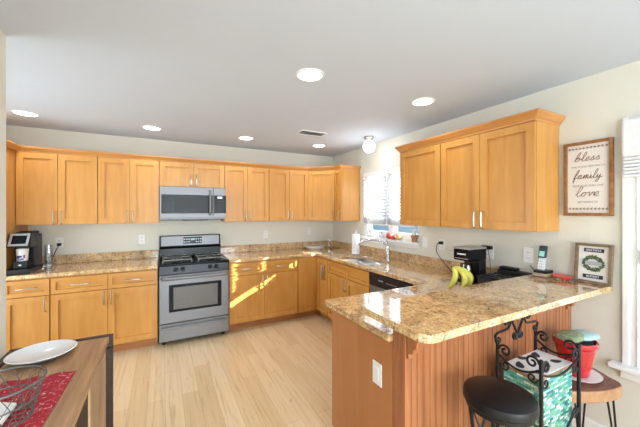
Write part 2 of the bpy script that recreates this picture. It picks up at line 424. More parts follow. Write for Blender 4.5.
b = B(); b.box(XL - .09, XL - .04, -2.175, -2.07, .01, 2.115).box(XL - .09, XL - .04, -.89, -.785, .01, 2.115).box(XL - .09, XL - .04, -2.07, -.89, .01, .2).box(XL - .09, XL - .04, -2.07, -.89, 2.0, 2.115); b.build('door_frame', 'white_trim', d2)
b = B(); b.box(XL - .068, XL - .062, -2.07, -.89, .2, 2.0); b.build('glass_pane', 'window_glass', d2)
b = B(); b.box(-3.43, -2.95, YB - .12, YB, 0, H).box(.15 - .3, .12, YB - .12, YB, 0, H).box(-2.95, -.15, YB - .12, YB, 2.2, H).box(-2.95, -.15, YB - .12, YB, 0, .06)
struct(b.build('wall_rear', 'wall_paint'))
b = B(); b.sweep([(0, -3.375), (0, YB)], [(0, 0), (.014, 0), (.014, .085), (.008, .1), (0, .1)]); struct(b.build('baseboard_right', 'white_trim'))
b = B(); b.sweep([(-3.309, YB), (-3.309, -2.246), (-3.43, -2.246)], [(0, 0), (.014, 0), (.014, .085), (.008, .1), (0, .1)]); struct(b.build('baseboard_left', 'white_trim'))

# sink window: two lights side by side with a mullion
w1 = thing('window_1', 'double kitchen window over the sink with white frame', 'window', (0.06, (SY0 + SY1) / 2, SZ0)); w1['kind'] = 'structure'
b = B(); t = .035
b.box(.03, .12, SY0, SY0 + t, SZ0, SZ1).box(.03, .12, SY1 - t, SY1, SZ0, SZ1).box(.03, .12, SY0 + t, SY1 - t, SZ1 - t, SZ1).box(.03, .12, SY0 + t, SY1 - t, SZ0, SZ0 + t)
b.box(.04, .12, -1.445, -1.375, SZ0 + t, SZ1 - t); b.build('window_frame', 'white_trim', w1)
for a0, a1 in ((SY0 + t, -1.445), (-1.375, SY1 - t)):
    b = B(); q = .03; z0, z1 = SZ0 + t, SZ1 - t
    b.box(.075, .105, a0, a0 + q, z0, z1).box(.075, .105, a1 - q, a1, z0, z1).box(.075, .105, a0 + q, a1 - q, z0, z0 + .058).box(.075, .105, a0 + q, a1 - q, z1 - q, z1)
    s_ = b.build('sash', 'white_trim', w1)
    b = B(); b.box(.088, .092, a0 + q, a1 - q, z0 + .058, z1 - q); b.build('glass_pane', 'window_glass', s_)
b = B(); b.box(-.065, .03, SY0 - .05, SY1 + .03, SZ0 - .02, SZ0 + .008).box(-.018, 0, SY0 - .03, SY1 + .01, SZ0 - .065, SZ0 - .02)
struct(b.build('trim_1', 'white_trim', bevel=.004))
# venetian blind, partly raised
bl = thing('window_blind', 'white slatted blind hanging in the sink window, raised a little above the sill', 'blind', (.0, (SY0 + SY1) / 2, 1.325))
b = B(); y0, y1 = SY0 + .04, SY1 - .012
z = 1.435; th = math.radians(31)
def slat(b, q0, q1, z, n0=-.025, n1=.025):
    pts = [(nx * math.cos(th) + nz * math.sin(th), -nx * math.sin(th) + nz * math.cos(th)) for nx, nz in ((n0, -.0013), (n1, -.0013), (n1, .0013), (n0, .0013))]
    b.prism(pts, q0, q1, lambda p: Vector((.012 + p.x, p.z, z + p.y)))
while z < 1.985:
    cuts = ([(-1.79, -1.75)] if z < 1.79 else []) + ([(-1.56, -1.52)] if 1.46 < z < 1.67 else [])     # cord notches shaped to let the sun stripes through
    q = y0 + .012
    for c0, c1 in cuts: slat(b, q, c0, z); slat(b, c0, c1, z, -.025, -.012); q = c1
    slat(b, q, y1, z); z += .043
b.build('slats', 'blind_white', bl)
b = B(); b.box(-.016, .04, y0, y1, 1.995, 2.055); b.build('head_rail', 'white_trim', bl, bevel=.003)
b = B()
for k in range(11): b.box(-.014, .037, y0, y1, 1.345 + k * .0062, 1.345 + k * .0062 + .0034)
b.build('stacked_slats', 'blind_white', bl)
b = B(); b.box(-.014, .037, y0, y1, 1.325, 1.343); b.build('bottom_rail', 'white_trim', bl, bevel=.003)
for yy in (-1.02, -1.405, -1.86):
    b = B()
    for xx in (-.015, .037): b.box(xx, xx + .002, yy - .012, yy + .012, 1.34, 2.0)
    b.box(-.013, .037, yy - .012, yy + .012, 1.994, 1.996).build('ladder_tape', 'white_trim', bl)

# dining window (only its edge shows), casing, stool and shade
w2 = thing('window_2', 'tall white double-hung window beside the bless sign', 'window', (0.05, (DY0 + DY1) / 2, DZ0)); w2['kind'] = 'structure'
b = B()
b.box(.03, .12, DY0, DY0 + t, DZ0, DZ1).box(.03, .12, DY1 - t, DY1, DZ0, DZ1).box(.03, .12, DY0 + t, DY1 - t, DZ1 - t, DZ1).box(.03, .12, DY0 + t, DY1 - t, DZ0, DZ0 + t)
b.build('window_frame', 'white_trim', w2)
for (z0, z1, xo) in ((DZ0 + t, 1.30, .045), (1.30, DZ1 - t, .08)):
    b = B(); q = .04; a0, a1 = DY0 + t, DY1 - t
    b.box(xo, xo + .03, a0, a0 + q, z0, z1).box(xo, xo + .03, a1 - q, a1, z0, z1).box(xo, xo + .03, a0 + q, a1 - q, z0, z0 + q).box(xo, xo + .03, a0 + q, a1 - q, z1 - q, z1)
    s_ = b.build('sash', 'white_trim', w2)
    b = B(); b.box(xo + .013, xo + .017, a0 + q, a1 - q, z0 + q, z1 - q); b.build('glass_pane', 'window_glass', s_)
b = B()
for a0, a1 in ((DY1, DY1 + .095), (DY0 - .095, DY0)):
    b.box(-.016, 0, a0, a1, DZ0, DZ1 + .06).box(-.022, -.016, a0 + .020, a1 - .062, DZ0, DZ1 + .06).box(-.026, -.016, a1 - .030, a1, DZ0, DZ1 + .06)
b.box(-.016, 0, DY0, DY1, DZ1, DZ1 + .06); b.build('casing', 'white_trim', w2, bevel=.003)
b = B(); b.box(-.034, -.0165, DY1 + .006, DY1 + .016, 1.19, 1.28); b.build('blind_bracket', 'white_plastic', w2, bevel=.002)
b = B(); b.box(-.085, .03, DY0 - .145, DY1 + .147, DZ0 - .028, DZ0).box(-.03, 0, DY0 - .105, DY1 + .105, DZ0 - .09, DZ0 - .028)
struct(b.build('trim_2', 'white_trim', bevel=.006))
sh = thing('pleated_blind', 'white pleated shade drawn up at the top of the dining window', 'shade', (-.03, (DY0 + DY1) / 2, 1.72))
b = B(); b.box(-.060, -.027, DY0 - .090, DY1 + .090, 1.85, 2.085); b.build('valance', 'shade_white', sh, bevel=.012)
b = B()
for k in range(6):
    zz = 1.725 + k * .021; b.box(-.056 + .004 * (k % 2), -.027, DY0 - .085, DY1 + .085, zz, zz + .017)
b.build('gathered_folds', 'shade_white', sh, bevel=.006)

# unseen sliding glass doors, added behind the viewer to carry the light
d1 = thing('door_1', 'added white sliding glass doors behind the viewer, carrying daylight', 'door', (-1.55, YB - .06, .06)); d1['kind'] = 'structure'
for a0, a1 in ((-2.94, -1.57), (-1.53, -.16)):
    b = B(); b.box(a0, a0 + .07, YB - .1, YB - .05, .07, 2.19).box(a1 - .07, a1, YB - .1, YB - .05, .07, 2.19).box(a0 + .07, a1 - .07, YB - .1, YB - .05, .07, .17).box(a0 + .07, a1 - .07, YB - .1, YB - .05, 2.1, 2.19)
    f = b.build('door_frame', 'white_trim', d1)
    b = B(); b.box(a0 + .07, a1 - .07, YB - .08, YB - .074, .17, 2.1); b.build('glass_pane', 'window_glass', f)
# outdoors
b = B(); b.box(.14, 500, -500, 500, -.5, -.35); struct(b.build('ground', 'ground_pale'))
b = B(); b.box(-5, 7, -14, -8.13, 2.55, 2.65); struct(b.build('ceiling_sun_blocker', 'blocker_white'))  # unseen roof, added to keep the sun out of the rear doors
b = B(); b.box(.14, 4.5, -5.75, -5.6, -.35, 3.2); struct(b.build('wall_sun_blocker', 'blocker_white'))  # unseen wall, added to block the sun at the dining window
b = B(); b.box(9, 9.3, 3.0, 22, -.35, 5.5); struct(b.build('wall_added_house', 'siding_blue'))  # added house wall, giving pale blue between the blind slats

# ------------------------------------------------------------------ cabinetry
class Fr:                                   # cabinet frame: u along the front, n outward, z up
    def __init__(s, O, U, N): s.O, s.U, s.N = Vector((O[0], O[1], 0)), Vector((U[0], U[1], 0)).normalized(), Vector((N[0], N[1], 0)).normalized()
    def __call__(s, p): return s.O + s.U * p.x + s.N * p.y + Vector((0, 0, p.z))
def handle(parent, F, u, z, vert=True, L=.13, n0=.021):
    a = L / 2
    pr = [(-a, 0), (-a, .022), (-a * .8, .029), (-a * .3, .033), (a * .3, .033), (a * .8, .029), (a, .022), (a, 0)]
    P = catmull([F(Vector((u, n0 + d, z + s))) if vert else F(Vector((u + s, n0 + d, z))) for s, d in pr], 3)
    b = B(); b.tube(P, .0052, 7); b.build('handle', 'nickel', parent, smooth=True)
def door(parent, F, u0, u1, z0, z1, h=None, hz=None, name='door', rail=.057, mat='maple', pan='maple_panel', g=.002):
    u0 += g; u1 -= g; z0 += g; z1 -= g; n0, n1 = .002, .0225
    b = B()
    b.box(u0, u0 + rail, n0, n1, z0, z1, F).box(u1 - rail, u1, n0, n1, z0, z1, F)
    b.box(u0 + rail, u1 - rail, n0, n1, z0, z0 + rail, F).box(u0 + rail, u1 - rail, n0, n1, z1 - rail, z1, F)
    b.box(u0 + rail - .004, u1 - rail + .004, n0, n1 - .016, z0 + rail - .004, z1 - rail + .004, F)
    o = b.build(name, mat, parent)
    if h is not None: handle(o, F, u0 + rail / 2 if h == 'L' else u1 - rail / 2, hz)
    return o
def drawer(parent, F, u0, u1, z0, z1, pull=True, g=.002):
    o = door(parent, F, u0, u1, z0, z1, None, None, 'drawer', .038, 'maple_rail', g=g)
    if pull: handle(o, F, (u0 + u1) / 2, (z0 + z1) / 2, False, .14, .012)
    return o
def cab(name, label, F, w, depth, z0, z1, kick=False, group=None, side='maple'):
    t_ = thing(name, label, 'cabinet', F(Vector((w / 2, -depth / 2, 0 if kick else z0))), 0, group)
    b = B(); b.box(0, w, -depth, 0, .10 if kick else z0, z1, F); b.build('body', side, t_)
    if kick:
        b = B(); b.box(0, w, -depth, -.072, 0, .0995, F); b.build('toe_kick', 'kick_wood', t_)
    return t_
BACK = lambda x: Fr((x, -.309), (1, 0), (0, -1))
RIGHT = lambda y: Fr((-.309, y), (0, -1), (-1, 0))
ZU0, ZU1 = 1.372, 2.135
DU0, DU1 = 1.374, 2.118
WG, BG = 'wall cabinets', 'base cabinets'
HZ = DU0 + .075
def wall_pair(x0, x1, label, z0=ZU0, d0=DU0, mid=None):
    F = BACK(x0); w = x1 - x0; c = cab('wall_cabinet', label, F, w - .001, .303, z0, ZU1, group=WG)
    m = (mid - x0) if mid else w / 2
    hz = d0 + (.075 if z0 < 1.5 else .085)
    door(c, F, .002, m, d0, DU1, 'R', hz); door(c, F, m, w - .003, d0, DU1, 'L', hz)
wall_pair(-3.887, -3.214, 'two-door maple wall cabinet touching the tall pantry, above the silver-fronted coffee maker', mid=-3.557)
wall_pair(-3.214, -2.612, 'two-door maple wall cabinet between the microwave and the cabinet touching the pantry')
wall_pair(-2.612, -1.850, 'short two-door maple wall cabinet directly above the microwave', 1.815, 1.817)
wall_pair(-1.850, -1.240, 'full-height two-door maple wall cabinet beside the microwave, towards the window corner')
wall_pair(-1.240, -.622, 'two-door maple wall cabinet adjoining the angled corner cabinet')
# angled corner cabinet
ck = thing('corner_wall_cabinet', 'angled single-door maple wall cabinet filling the corner of the room', 'cabinet', (-.25, -.25, ZU0))
ck['group'] = WG
b = B(); b.prism([(-.621, -.005), (-.005, -.005), (-.005, -.609), (-.312, -.609), (-.621, -.312)], ZU0, ZU1); b.build('body', 'maple', ck)
F = Fr((-.621, -.310), (.309, -.298), (-.298, -.309)); L = math.hypot(.309, .298)
door(ck, F, .012, L - .012, DU0, DU1, 'R', HZ)
F = RIGHT(-.612); c = cab('wall_cabinet', 'narrow maple wall cabinet between the corner cabinet and the sink window', F, .184, .303, ZU0, ZU1, group=WG)
door(c, F, .002, .182, DU0, DU1, 'R', HZ, rail=.045)
ZU1 = 2.150; DU1 = 2.136
F = RIGHT(-1.986); c = cab('wall_cabinet', 'single-door maple wall cabinet next to the sink window', F, .525, .303, ZU0, ZU1, group=WG)
door(c, F, .002, .523, DU0, DU1)
F = RIGHT(-2.512); c = cab('wall_cabinet', 'two-door maple wall cabinet nearest the framed bless sign', F, .783, .303, ZU0, ZU1, group=WG)
door(c, F, .002, .380, DU0, DU1, 'R', HZ); door(c, F, .380, .783, DU0, DU1, 'L', HZ)
CROWN = [(.004, 2.120), (.020, 2.120), (.024, 2.132), (.030, 2.138), (.046, 2.158), (.062, 2.172), (.064, 2.186), (.0, 2.186)]
b = B(); b.sweep([(-4.55, -.634), (-3.870, -.634), (-3.870, -.331), (-.630, -.331), (-.331, -.630), (-.331, -.797), (-.004, -.797)], [(-.016, 2.119), (.001, 2.119), (.004, 2.130), (.012, 2.136), (.024, 2.150), (.033, 2.162), (.034, 2.173), (-.016, 2.173)])
tag(b.build('crown_molding', 'maple_crown'), 'maple crown molding running from the pantry along the back wall cabinets', 'crown molding')
b = B(); b.sweep([(-.004, -1.982), (-.331, -1.982), (-.331, -3.297), (-.004, -3.297)], [(o, z) for o, z in [(-.016, 2.138), (.001, 2.138), (.004, 2.152), (.012, 2.158), (.026, 2.178), (.036, 2.190), (.037, 2.203), (-.016, 2.203)]])
tag(b.build('crown_molding', 'maple_crown'), 'maple crown molding topping the cabinets beside the bless sign', 'crown molding')
ZU1 = 2.135; DU1 = 2.118
# pantry
pt = thing('pantry_cabinet', 'tall maple pantry cabinet standing at the end of the back counter', 'cabinet', (-4.2, -.3, 0))
b = B(); b.box(-4.55, -3.889, -.609, -.003, .1, 2.128); b.build('body', 'maple', pt)
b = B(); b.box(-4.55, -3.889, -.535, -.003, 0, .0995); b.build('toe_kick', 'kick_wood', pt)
F = Fr((-4.55, -.609), (1, 0), (0, -1)); door(pt, F, .002, .659, .12, 1.3, 'L', 1.2); door(pt, F, .002, .659, 1.31, 2.115, 'L', 1.42)

# base cabinets
BB = lambda x: Fr((x, -.609), (1, 0), (0, -1))
BR = lambda y: Fr((-.609, y), (0, -1), (-1, 0))
ZB1, ZD0, ZD1 = .875, .705, .862
F = BB(-3.888); c = cab('base_cabinet', 'narrow maple base cabinet below the silver-fronted coffee maker', F, .343, .604, 0, ZB1, True, BG)
drawer(c, F, .004, .341, ZD0, ZD1); door(c, F, .004, .341, .112, ZD0 - .004, 'R', .615)
F = BB(-3.544); c = cab('base_cabinet', 'wide two-drawer maple base cabinet between the range and the narrow base cabinet', F, .918, .604, 0, ZB1, True, BG)
drawer(c, F, .004, .462, ZD0, ZD1); drawer(c, F, .462, .914, ZD0, ZD1)
door(c, F, .004, .462, .112, ZD0 - .004, 'R', .615); door(c, F, .462, .914, .112, ZD0 - .004, 'L', .615)
F = BB(-1.850); c = cab('base_cabinet', 'two-drawer maple base cabinet between the range and the corner, striped by sunlight', F, .923, .604, 0, ZB1, True, BG)
drawer(c, F, .004, .450, ZD0, ZD1); drawer(c, F, .450, .918, ZD0, ZD1)
door(c, F, .004, .450, .112, ZD0 - .004, 'R', .615); door(c, F, .450, .918, .112, ZD0 - .004, 'L', .615)
cc = thing('corner_base_cabinet', 'maple corner base cabinet with two narrow folding doors below the corner bowl', 'cabinet', (-.4, -.4, 0)); cc['group'] = BG
b = B(); b.prism([(-.926, -.005), (-.005, -.005), (-.005, -.930), (-.609, -.930), (-.609, -.609), (-.926, -.609)], .1, ZB1); b.build('body', 'maple', cc)
b = B(); b.prism([(-.926, -.005), (-.005, -.005), (-.005, -.930), (-.537, -.930), (-.537, -.537), (-.926, -.537)], 0, .0995); b.build('toe_kick', 'kick_wood', cc)
F = BB(-.926); door(cc, F, .003, .294, .112, ZD1)
F = BR(-.609); door(cc, F, .022, .318, .112, ZD1)
F = BR(-.932); c = cab('base_cabinet', 'maple sink base cabinet with two false drawer fronts', F, .913, .604, 0, .70, True, BG)
b = B(); b.box(0, .913, -.02, 0, .70, ZB1, F); b.build('front_rail', 'maple', c)
drawer(c, F, .004, .456, ZD0, ZD1, False); drawer(c, F, .456, .909, ZD0, ZD1, False)
door(c, F, .004, .456, .112, ZD0 - .004, 'R', .615); door(c, F, .456, .909, .112, ZD0 - .004, 'L', .615)
# holder hung on the corner door
hd = thing('towel_holder', 'slim grey metal holder hung on the corner cabinet door', 'holder', (-.645, -.84, .58))
b = B(); b.tube([(-.633, -.82, .775), (-.655, -.82, .775), (-.66, -.82, .76), (-.66, -.82, .60), (-.655, -.82, .585), (-.633, -.82, .585)], .006, 8); b.tube([(-.633, -.87, .775), (-.655, -.87, .775), (-.66, -.87, .76), (-.66, -.87, .60), (-.655, -.87, .585), (-.633, -.87, .585)], .006, 8)
b.build('bracket', 'nickel', hd, smooth=True)
b = B(); b.box(-.660, -.650, -.872, -.818, .61, .75); b.build('plate', 'stainless', hd, bevel=.004)
# peninsula base cabinet, faces the range
F = Fr((-.66, -2.722), (-1, 0), (0, 1)); pc = thing('peninsula_cabinet', 'peninsula base cabinet with a plain brown end panel and white switch plate', 'cabinet', (-1.1, -3.0, 0)); pc['group'] = BG
b = B(); b.box(-1.57, -.66, -3.283, -2.722, .1, ZB1); b.build('body', 'maple', pc)
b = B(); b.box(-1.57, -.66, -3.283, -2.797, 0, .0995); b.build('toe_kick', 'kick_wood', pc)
b = B(); b.prism([(-3.283, 0), (-2.775, 0), (-2.775, .105), (-2.702, .105), (-2.702, ZB1), (-3.283, ZB1)], -1.588, -1.5705, lambda p: Vector((p.z, p.x, p.y))); b.build('end_panel', 'panel_wood', pc)
door(pc, F, .46, .905, .112, ZD0 - .004, 'L', .615); door(pc, F, .01, .46, .112, ZD0 - .004, 'R', .615); drawer(pc, F, .01, .46, ZD0, ZD1); drawer(pc, F, .46, .905, ZD0, ZD1)
# raised bar wall with beadboard
kw = thing('bar_wall', 'raised bar wall clad in reddish-brown beadboard', 'bar wall', (-.8, -3.32, 0))
KX, KY = -1.585, -3.368
b = B(); b.box(KX + .012, -.003, KY + .012, -3.287, 0, 1.0); b.build('core', 'panel_wood', kw)
b = B(); x = KX; n_ = 38; wd = (-.003 - KX) / n_
for i in range(n_):
    a0 = x + i * wd; b.box(a0 + .0015, a0 + wd - .008, KY, KY + .0118, 0, 1.0).box(a0 + wd - .0055, a0 + wd - .0005, KY + .001, KY + .0118, 0, 1.0)
b.build('beadboard_front', 'bead_wood', kw)
b = B(); wd = (-3.287 - KY - .012) / 2
for i in range(2):
    a0 = KY + .012 + i * wd; b.box(KX, KX + .0118, a0 + .001, a0 + wd - .008, 0, 1.0).box(KX + .001, KX + .0118, a0 + wd - .0055, a0 + wd - .0005, 0, 1.0)
b.build('beadboard_end', 'bead_wood', kw)
def corbel(x0, x1, label):
    pr = [(0, .995), (.145, .995), (.145, .972), (.13, .968), (.118, .955), (.085, .945), (.065, .925), (.06, .895), (.04, .882), (.036, .86), (.012, .855), (.012, .83), (0, .83)]
    b = B(); b.prism([(KY - .001 - o, z) for o, z in pr], x0, x1, lambda p: Vector((p.z, p.x, p.y)))
    tag(b.build('corbel', 'bead_wood', bevel=.003), label, 'corbel', 'corbels under the bar')
corbel(-1.575, -1.53, 'scrolled wooden corbel under the free corner of the granite bar')
corbel(-.085, -.045, 'scrolled wooden corbel under the granite bar where it meets the wall')

# countertops
RX0 = -1.853
SK = (-.575, -.135, -1.80, -1.04)
def dsink(o):
    x0, x1, y0, y1 = SK; x0 += o; x1 -= o; y0 += o; y1 -= o
    pts = []
    # straight front edge, bowed back edge
    n = 14
    for i in range(n + 1):
        tt = i / n; y = y1 + (y0 - y1) * tt; bow = 1 - abs(2 * tt - 1) ** 2.6
        pts.append((x1 - .17 * (1 - bow), y))
    pts += [(x0 + .05, y0), (x0 + .015, y0 + .015), (x0, y0 + .05), (x0, y1 - .05), (x0 + .015, y1 - .015), (x0 + .05, y1)]
    return pts
ct = thing('granite_countertop', 'granite countertop wrapping from the range around the sink onto the peninsula', 'countertop', (-.8, -1.6, .876))
b = B(); b.slab([(RX0, -.002), (-.002, -.002), (-.002, -3.284), (-1.600, -3.284), (-1.607, -3.278), (-1.607, -2.645), (-1.600, -2.632), (-.648, -2.632), (-.648, -.648), (RX0, -.648)], [dsink(0)], .877, .914)
b.build('slab', 'granite', ct, bevel=.007, segs=3)
b = B(); b.box(RX0, -.002, -.022, -.002, .9145, 1.016).box(-.022, -.002, -3.15, -.022, .9145, 1.016); b.build('backsplash', 'granite', ct, bevel=.003)
cl = thing('granite_countertop', 'granite countertop between the pantry and the range, under the silver-fronted coffee maker', 'countertop', (-3.25, -.3, .876))
b = B(); b.box(-3.886, -2.622, -.648, -.002, .877, .914); b.build('slab', 'granite', cl, bevel=.007, segs=3)
b = B(); b.box(-3.886, -2.622, -.022, -.002, .9145, 1.016); b.build('backsplash', 'granite', cl, bevel=.003)
pts = []
for cx_, cy_, a0, r in ((-.002 - .001, -3.155 - .001, 0, .001), (-1.69 + .02, -3.155 - .02, 90, .02), (-1.69 + .055, -3.59 + .055, 180, .055), (-.002 - .001, -3.59 + .001, 270, .001)):
    for i in range(6): a = math.radians(a0 + 90 * i / 5); pts.append((cx_ + r * math.cos(a), cy_ + r * math.sin(a)))
bt = B(); bt.slab(pts, [], 1.001, 1.035)
tag(bt.build('granite_bar_counter', 'granite', bevel=.009, segs=3), 'raised granite bar slab with a rounded corner, holding the phone and framed wreath sign', 'bar top')
# sink
sk = thing('kitchen_sink', 'stainless double-bowl sink set into the granite below the window', 'sink', (-.35, -1.42, .70))
b = B()
outer = dsink(-.006); inner = dsink(.012)
b.slab(dsink(-.004), [[(x, y) for x, y in rrect(-.555, -.185, -1.40, -1.09, .06)], rrect(-.555, -.20, -1.755, -1.435, .06)], .868, .876)
b.build('rim', 'sink_steel', sk)
for (x0, x1, y0, y1) in ((-.555, -.185, -1.40, -1.09), (-.555, -.20, -1.755, -1.435)):
    b = B(); A = rrect(x0, x1, y0, y1, .06); C_ = rrect(x0 + .012, x1 - .012, y0 + .012, y1 - .012, .05)
    ra = [b.bm.verts.new((x, y, .8755)) for x, y in A]; rb = [b.bm.verts.new((x, y, .735)) for x, y in C_]
    for i in range(len(ra)): b.bm.faces.new((ra[i], ra[(i + 1) % len(ra)], rb[(i + 1) % len(ra)], rb[i]))
    b.bm.faces.new(rb)
    bo = b.build('bowl', 'sink_steel', sk, smooth=True)
    so = bo.modifiers.new('solid', 'SOLIDIFY'); so.thickness = .002
    b = B(); b.lathe([(.0, 0), (.04, 0), (.042, .004), (.03, .004), (.0, .002)], ((x0 + x1) / 2, (y0 + y1) / 2, .7365), 20); b.build('drain', 'chrome', bo, smooth=True)
fc = thing('faucet', 'chrome single-lever pull-out faucet behind the sink', 'faucet', (-.10, -1.52, .914))
b = B(); b.lathe([(.034, 0), (.034, .008), (.026, .014), (.024, .09), (.027, .13), (.027, .165), (.02, .18), (0, .183)], (-.10, -1.52, .9145), 20); b.build('body', 'chrome', fc, smooth=True)
b = B(); b.tube(catmull([(-.10, -1.52, 1.06), (-.125, -1.48, 1.115), (-.17, -1.40, 1.145), (-.23, -1.31, 1.14), (-.29, -1.215, 1.11), (-.31, -1.185, 1.075)], 5), .0125, 10); b.build('spout', 'chrome', fc, smooth=True)
b = B(); b.tube(catmull([(-.10, -1.52, 1.095), (-.09, -1.50, 1.125), (-.065, -1.46, 1.15)], 4), .008, 8); b.build('lever', 'chrome', fc, smooth=True)

# ------------------------------------------------------------------ range
rg = thing('gas_range', 'stainless and black freestanding gas range with four burners', 'range', (-2.238, -.35, 0))
x0, x1 = -2.613, -1.863
b = B(); b.box(x0, x1, -.640, -.03, .05, .895); b.build('body', 'black_plastic', rg)
for xx in (x0 + .05, x1 - .05):
    for yy in (-.58, -.1): B().cyl((xx, yy, 0), (xx, yy, .0495), .02, 12).build('foot', 'black_plastic', rg)
b = B(); b.box(x0 - .004, x1 + .004, -.665, -.03, .8955, .922); ctp = b.build('cooktop', 'black_gloss', rg, bevel=.006)
for gx in (-2.425, -2.05):
    b = B(); gx0, gx1, gy0, gy1, gz = gx - .15, gx + .15, -.60, -.15, .945
    for yy in (gy0, -.375, gy1): b.box(gx0, gx1, yy - .006, yy + .006, gz, gz + .013)
    for xx in (gx0, gx, gx1): b.box(xx - .006, xx + .006, gy0, gy1, gz + .0005, gz + .0125)
    for yy in (-.487, -.262):
        for a in (45, 135): 
            dx, dy = .085 * math.cos(math.radians(a)), .085 * math.sin(math.radians(a))
            b.tube([(gx - dx, yy - dy, gz + .006), (gx + dx, yy + dy, gz + .006)], .006, 6)
    for xx in (gx0, gx1):
        for yy in (gy0, gy1): b.box(xx - .007, xx + .007, yy - .007, yy + .007, .9225, gz)
    b.build('grate', 'grate_iron', rg)
    for yy in (-.487, -.262):
        b = B(); b.lathe([(.05, 0), (.05, .008), (.036, .01), (.036, .018), (0, .02)], (gx, yy, .9225), 20); b.build('burner', 'charcoal', rg, smooth=True)
b = B(); b.hexa([(x0, -.640, .80), (x1, -.640, .80), (x1, -.668, .80), (x0, -.668, .80), (x0, -.640, .895), (x1, -.640, .895), (x1, -.655, .895), (x0, -.655, .895)]); b.build('control_fascia', 'charcoal', rg, bevel=.004)
for kx in (-2.445, -2.375, -2.075, -2.005):
    b = B(); b.tube([(kx, -.660, .852), (kx, -.674, .851), (kx, -.676, .851), (kx, -.694, .849)], [.026, .024, .019, .017], 18); b.box(kx - .004, kx + .004, -.70, -.690, .832, .868); b.build('knob', 'black_plastic', rg, smooth=True)
# oven door
b = B(); b.box(x0 + .002, x1 - .002, -.672, -.641, .255, .795); od = b.build('oven_door', 'stainless', rg, bevel=.006)
b = B(); b.box(-2.515, -1.950, -.678, -.672, .378, .685); ow = b.build('window_surround', 'black_gloss', od, bevel=.01)
b = B(); b.box(-2.470, -1.995, -.6795, -.678, .408, .655); b.build('oven_glass', 'oven_rack_steel', od)
b = B(); b.tube(catmull([(x0 + .03, -.672, .765), (x0 + .035, -.715, .765), (x0 + .07, -.728, .765), (-2.238, -.732, .765), (x1 - .07, -.728, .765), (x1 - .035, -.715, .765), (x1 - .03, -.672, .765)], 5), .017, 10); b.build('handle', 'stainless', od, smooth=True)
b = B(); b.box(x0 + .002, x1 - .002, -.672, -.641, .055, .248); sd = b.build('storage_drawer', 'stainless', rg, bevel=.005)
b = B(); b.tube(catmull([(x0 + .03, -.672, .212), (x0 + .035, -.70, .212), (x0 + .08, -.706, .212), (-2.238, -.708, .212), (x1 - .08, -.706, .212), (x1 - .035, -.70, .212), (x1 - .03, -.672, .212)], 5), .012, 8); b.build('handle', 'stainless', sd, smooth=True)
# backguard
b = B(); b.prism([(-.03, .923), (-.11, .923), (-.098, 1.03), (-.075, 1.05), (-.065, 1.192), (-.03, 1.196)], x0, x1, lambda p: Vector((p.z, p.x, p.y))); bg = b.build('backguard', 'black_gloss', rg, bevel=.004)
b = B(); b.hexa([(x0 + .02, -.0735, 1.062), (x1 - .02, -.0735, 1.062), (x1 - .02, -.078, 1.062), (x0 + .02, -.078, 1.062), (x0 + .02, -.064, 1.182), (x1 - .02, -.064, 1.182), (x1 - .02, -.0695, 1.182), (x0 + .02, -.0695, 1.182)]); b.build('backguard_panel', 'stainless', bg)
b = B(); b.hexa([(-2.335, -.076, 1.082), (-2.105, -.076, 1.082), (-2.105, -.080, 1.082), (-2.335, -.080, 1.082), (-2.335, -.069, 1.170), (-2.105, -.069, 1.170), (-2.105, -.0735, 1.170), (-2.335, -.0735, 1.170)]); dp = b.build('clock_panel', 'black_gloss', bg)
b = B()
for i in range(2):
    for j in range(3):
        for sgn in (-1, 1):
            cx_ = -2.22 + sgn * (.045 + .028 * j); zz = 1.105 + i * .035; yy = -.0795 + (zz - 1.082) * .074 - .001
            b.box(cx_ - .008, cx_ + .008, yy - .0008, yy, zz - .004, zz + .004)
b.build('key_marks', 'silver_plastic', bg)
b = B(); b.box(-2.245, -2.195, -.0795, -.0785, 1.125, 1.150); b.build('clock_display', 'lcd_green', bg)

# ------------------------------------------------------------------ microwave
mw = thing('microwave', 'stainless over-the-range microwave hung under the short cabinet', 'microwave', (-2.231, -.2, 1.405))
x0, x1 = -2.609, -1.854
b = B(); b.box(x0, x1, -.372, -.012, 1.412, 1.814); b.build('body', 'stainless', mw)
b = B(); b.box(x0, -2.005, -.400, -.373, 1.430, 1.812); md = b.build('door', 'stainless', mw, bevel=.004)
b = B(); b.box(x0 + .018, -2.012, -.4035, -.400, 1.486, 1.715); b.build('door_glass', 'black_gloss', md, bevel=.002)
b = B(); b.box(-2.455, -2.135, -.4045, -.4035, 1.515, 1.690); b.build('door_mesh', 'black_plastic', md)
b = B(); b.tube(catmull([(-2.045, -.401, 1.765), (-2.045, -.435, 1.755), (-2.045, -.445, 1.62), (-2.045, -.435, 1.485), (-2.045, -.401, 1.475)], 5), .013, 10); b.build('handle', 'stainless', md, smooth=True)
b = B(); b.box(-2.003, x1, -.400, -.373, 1.430, 1.812); cp = b.build('control_panel', 'stainless', mw, bevel=.004)
b = B(); b.box(-1.995, x1 + .008, -.4035, -.400, 1.486, 1.715); b.build('keypad', 'black_gloss', cp, bevel=.002)
b = B(); b.box(-1.955, -1.895, -.4045, -.4035, 1.675, 1.700); b.build('display', 'lcd_white', cp)
b = B()
for i in range(5):
    for j in range(3): cx_ = -1.955 + j * .032; zz = 1.50 + i * .032; b.box(cx_ - .009, cx_ + .009, -.4042, -.4035, zz, zz + .012)
b.build('keys', 'charcoal', cp)
b = B(); b.box(x0 + .01, x1 - .01, -.395, -.02, 1.403, 1.412).box(-2.36, -2.06, -.36, -.2, 1.395, 1.403); b.build('vent_base', 'black_plastic', mw)

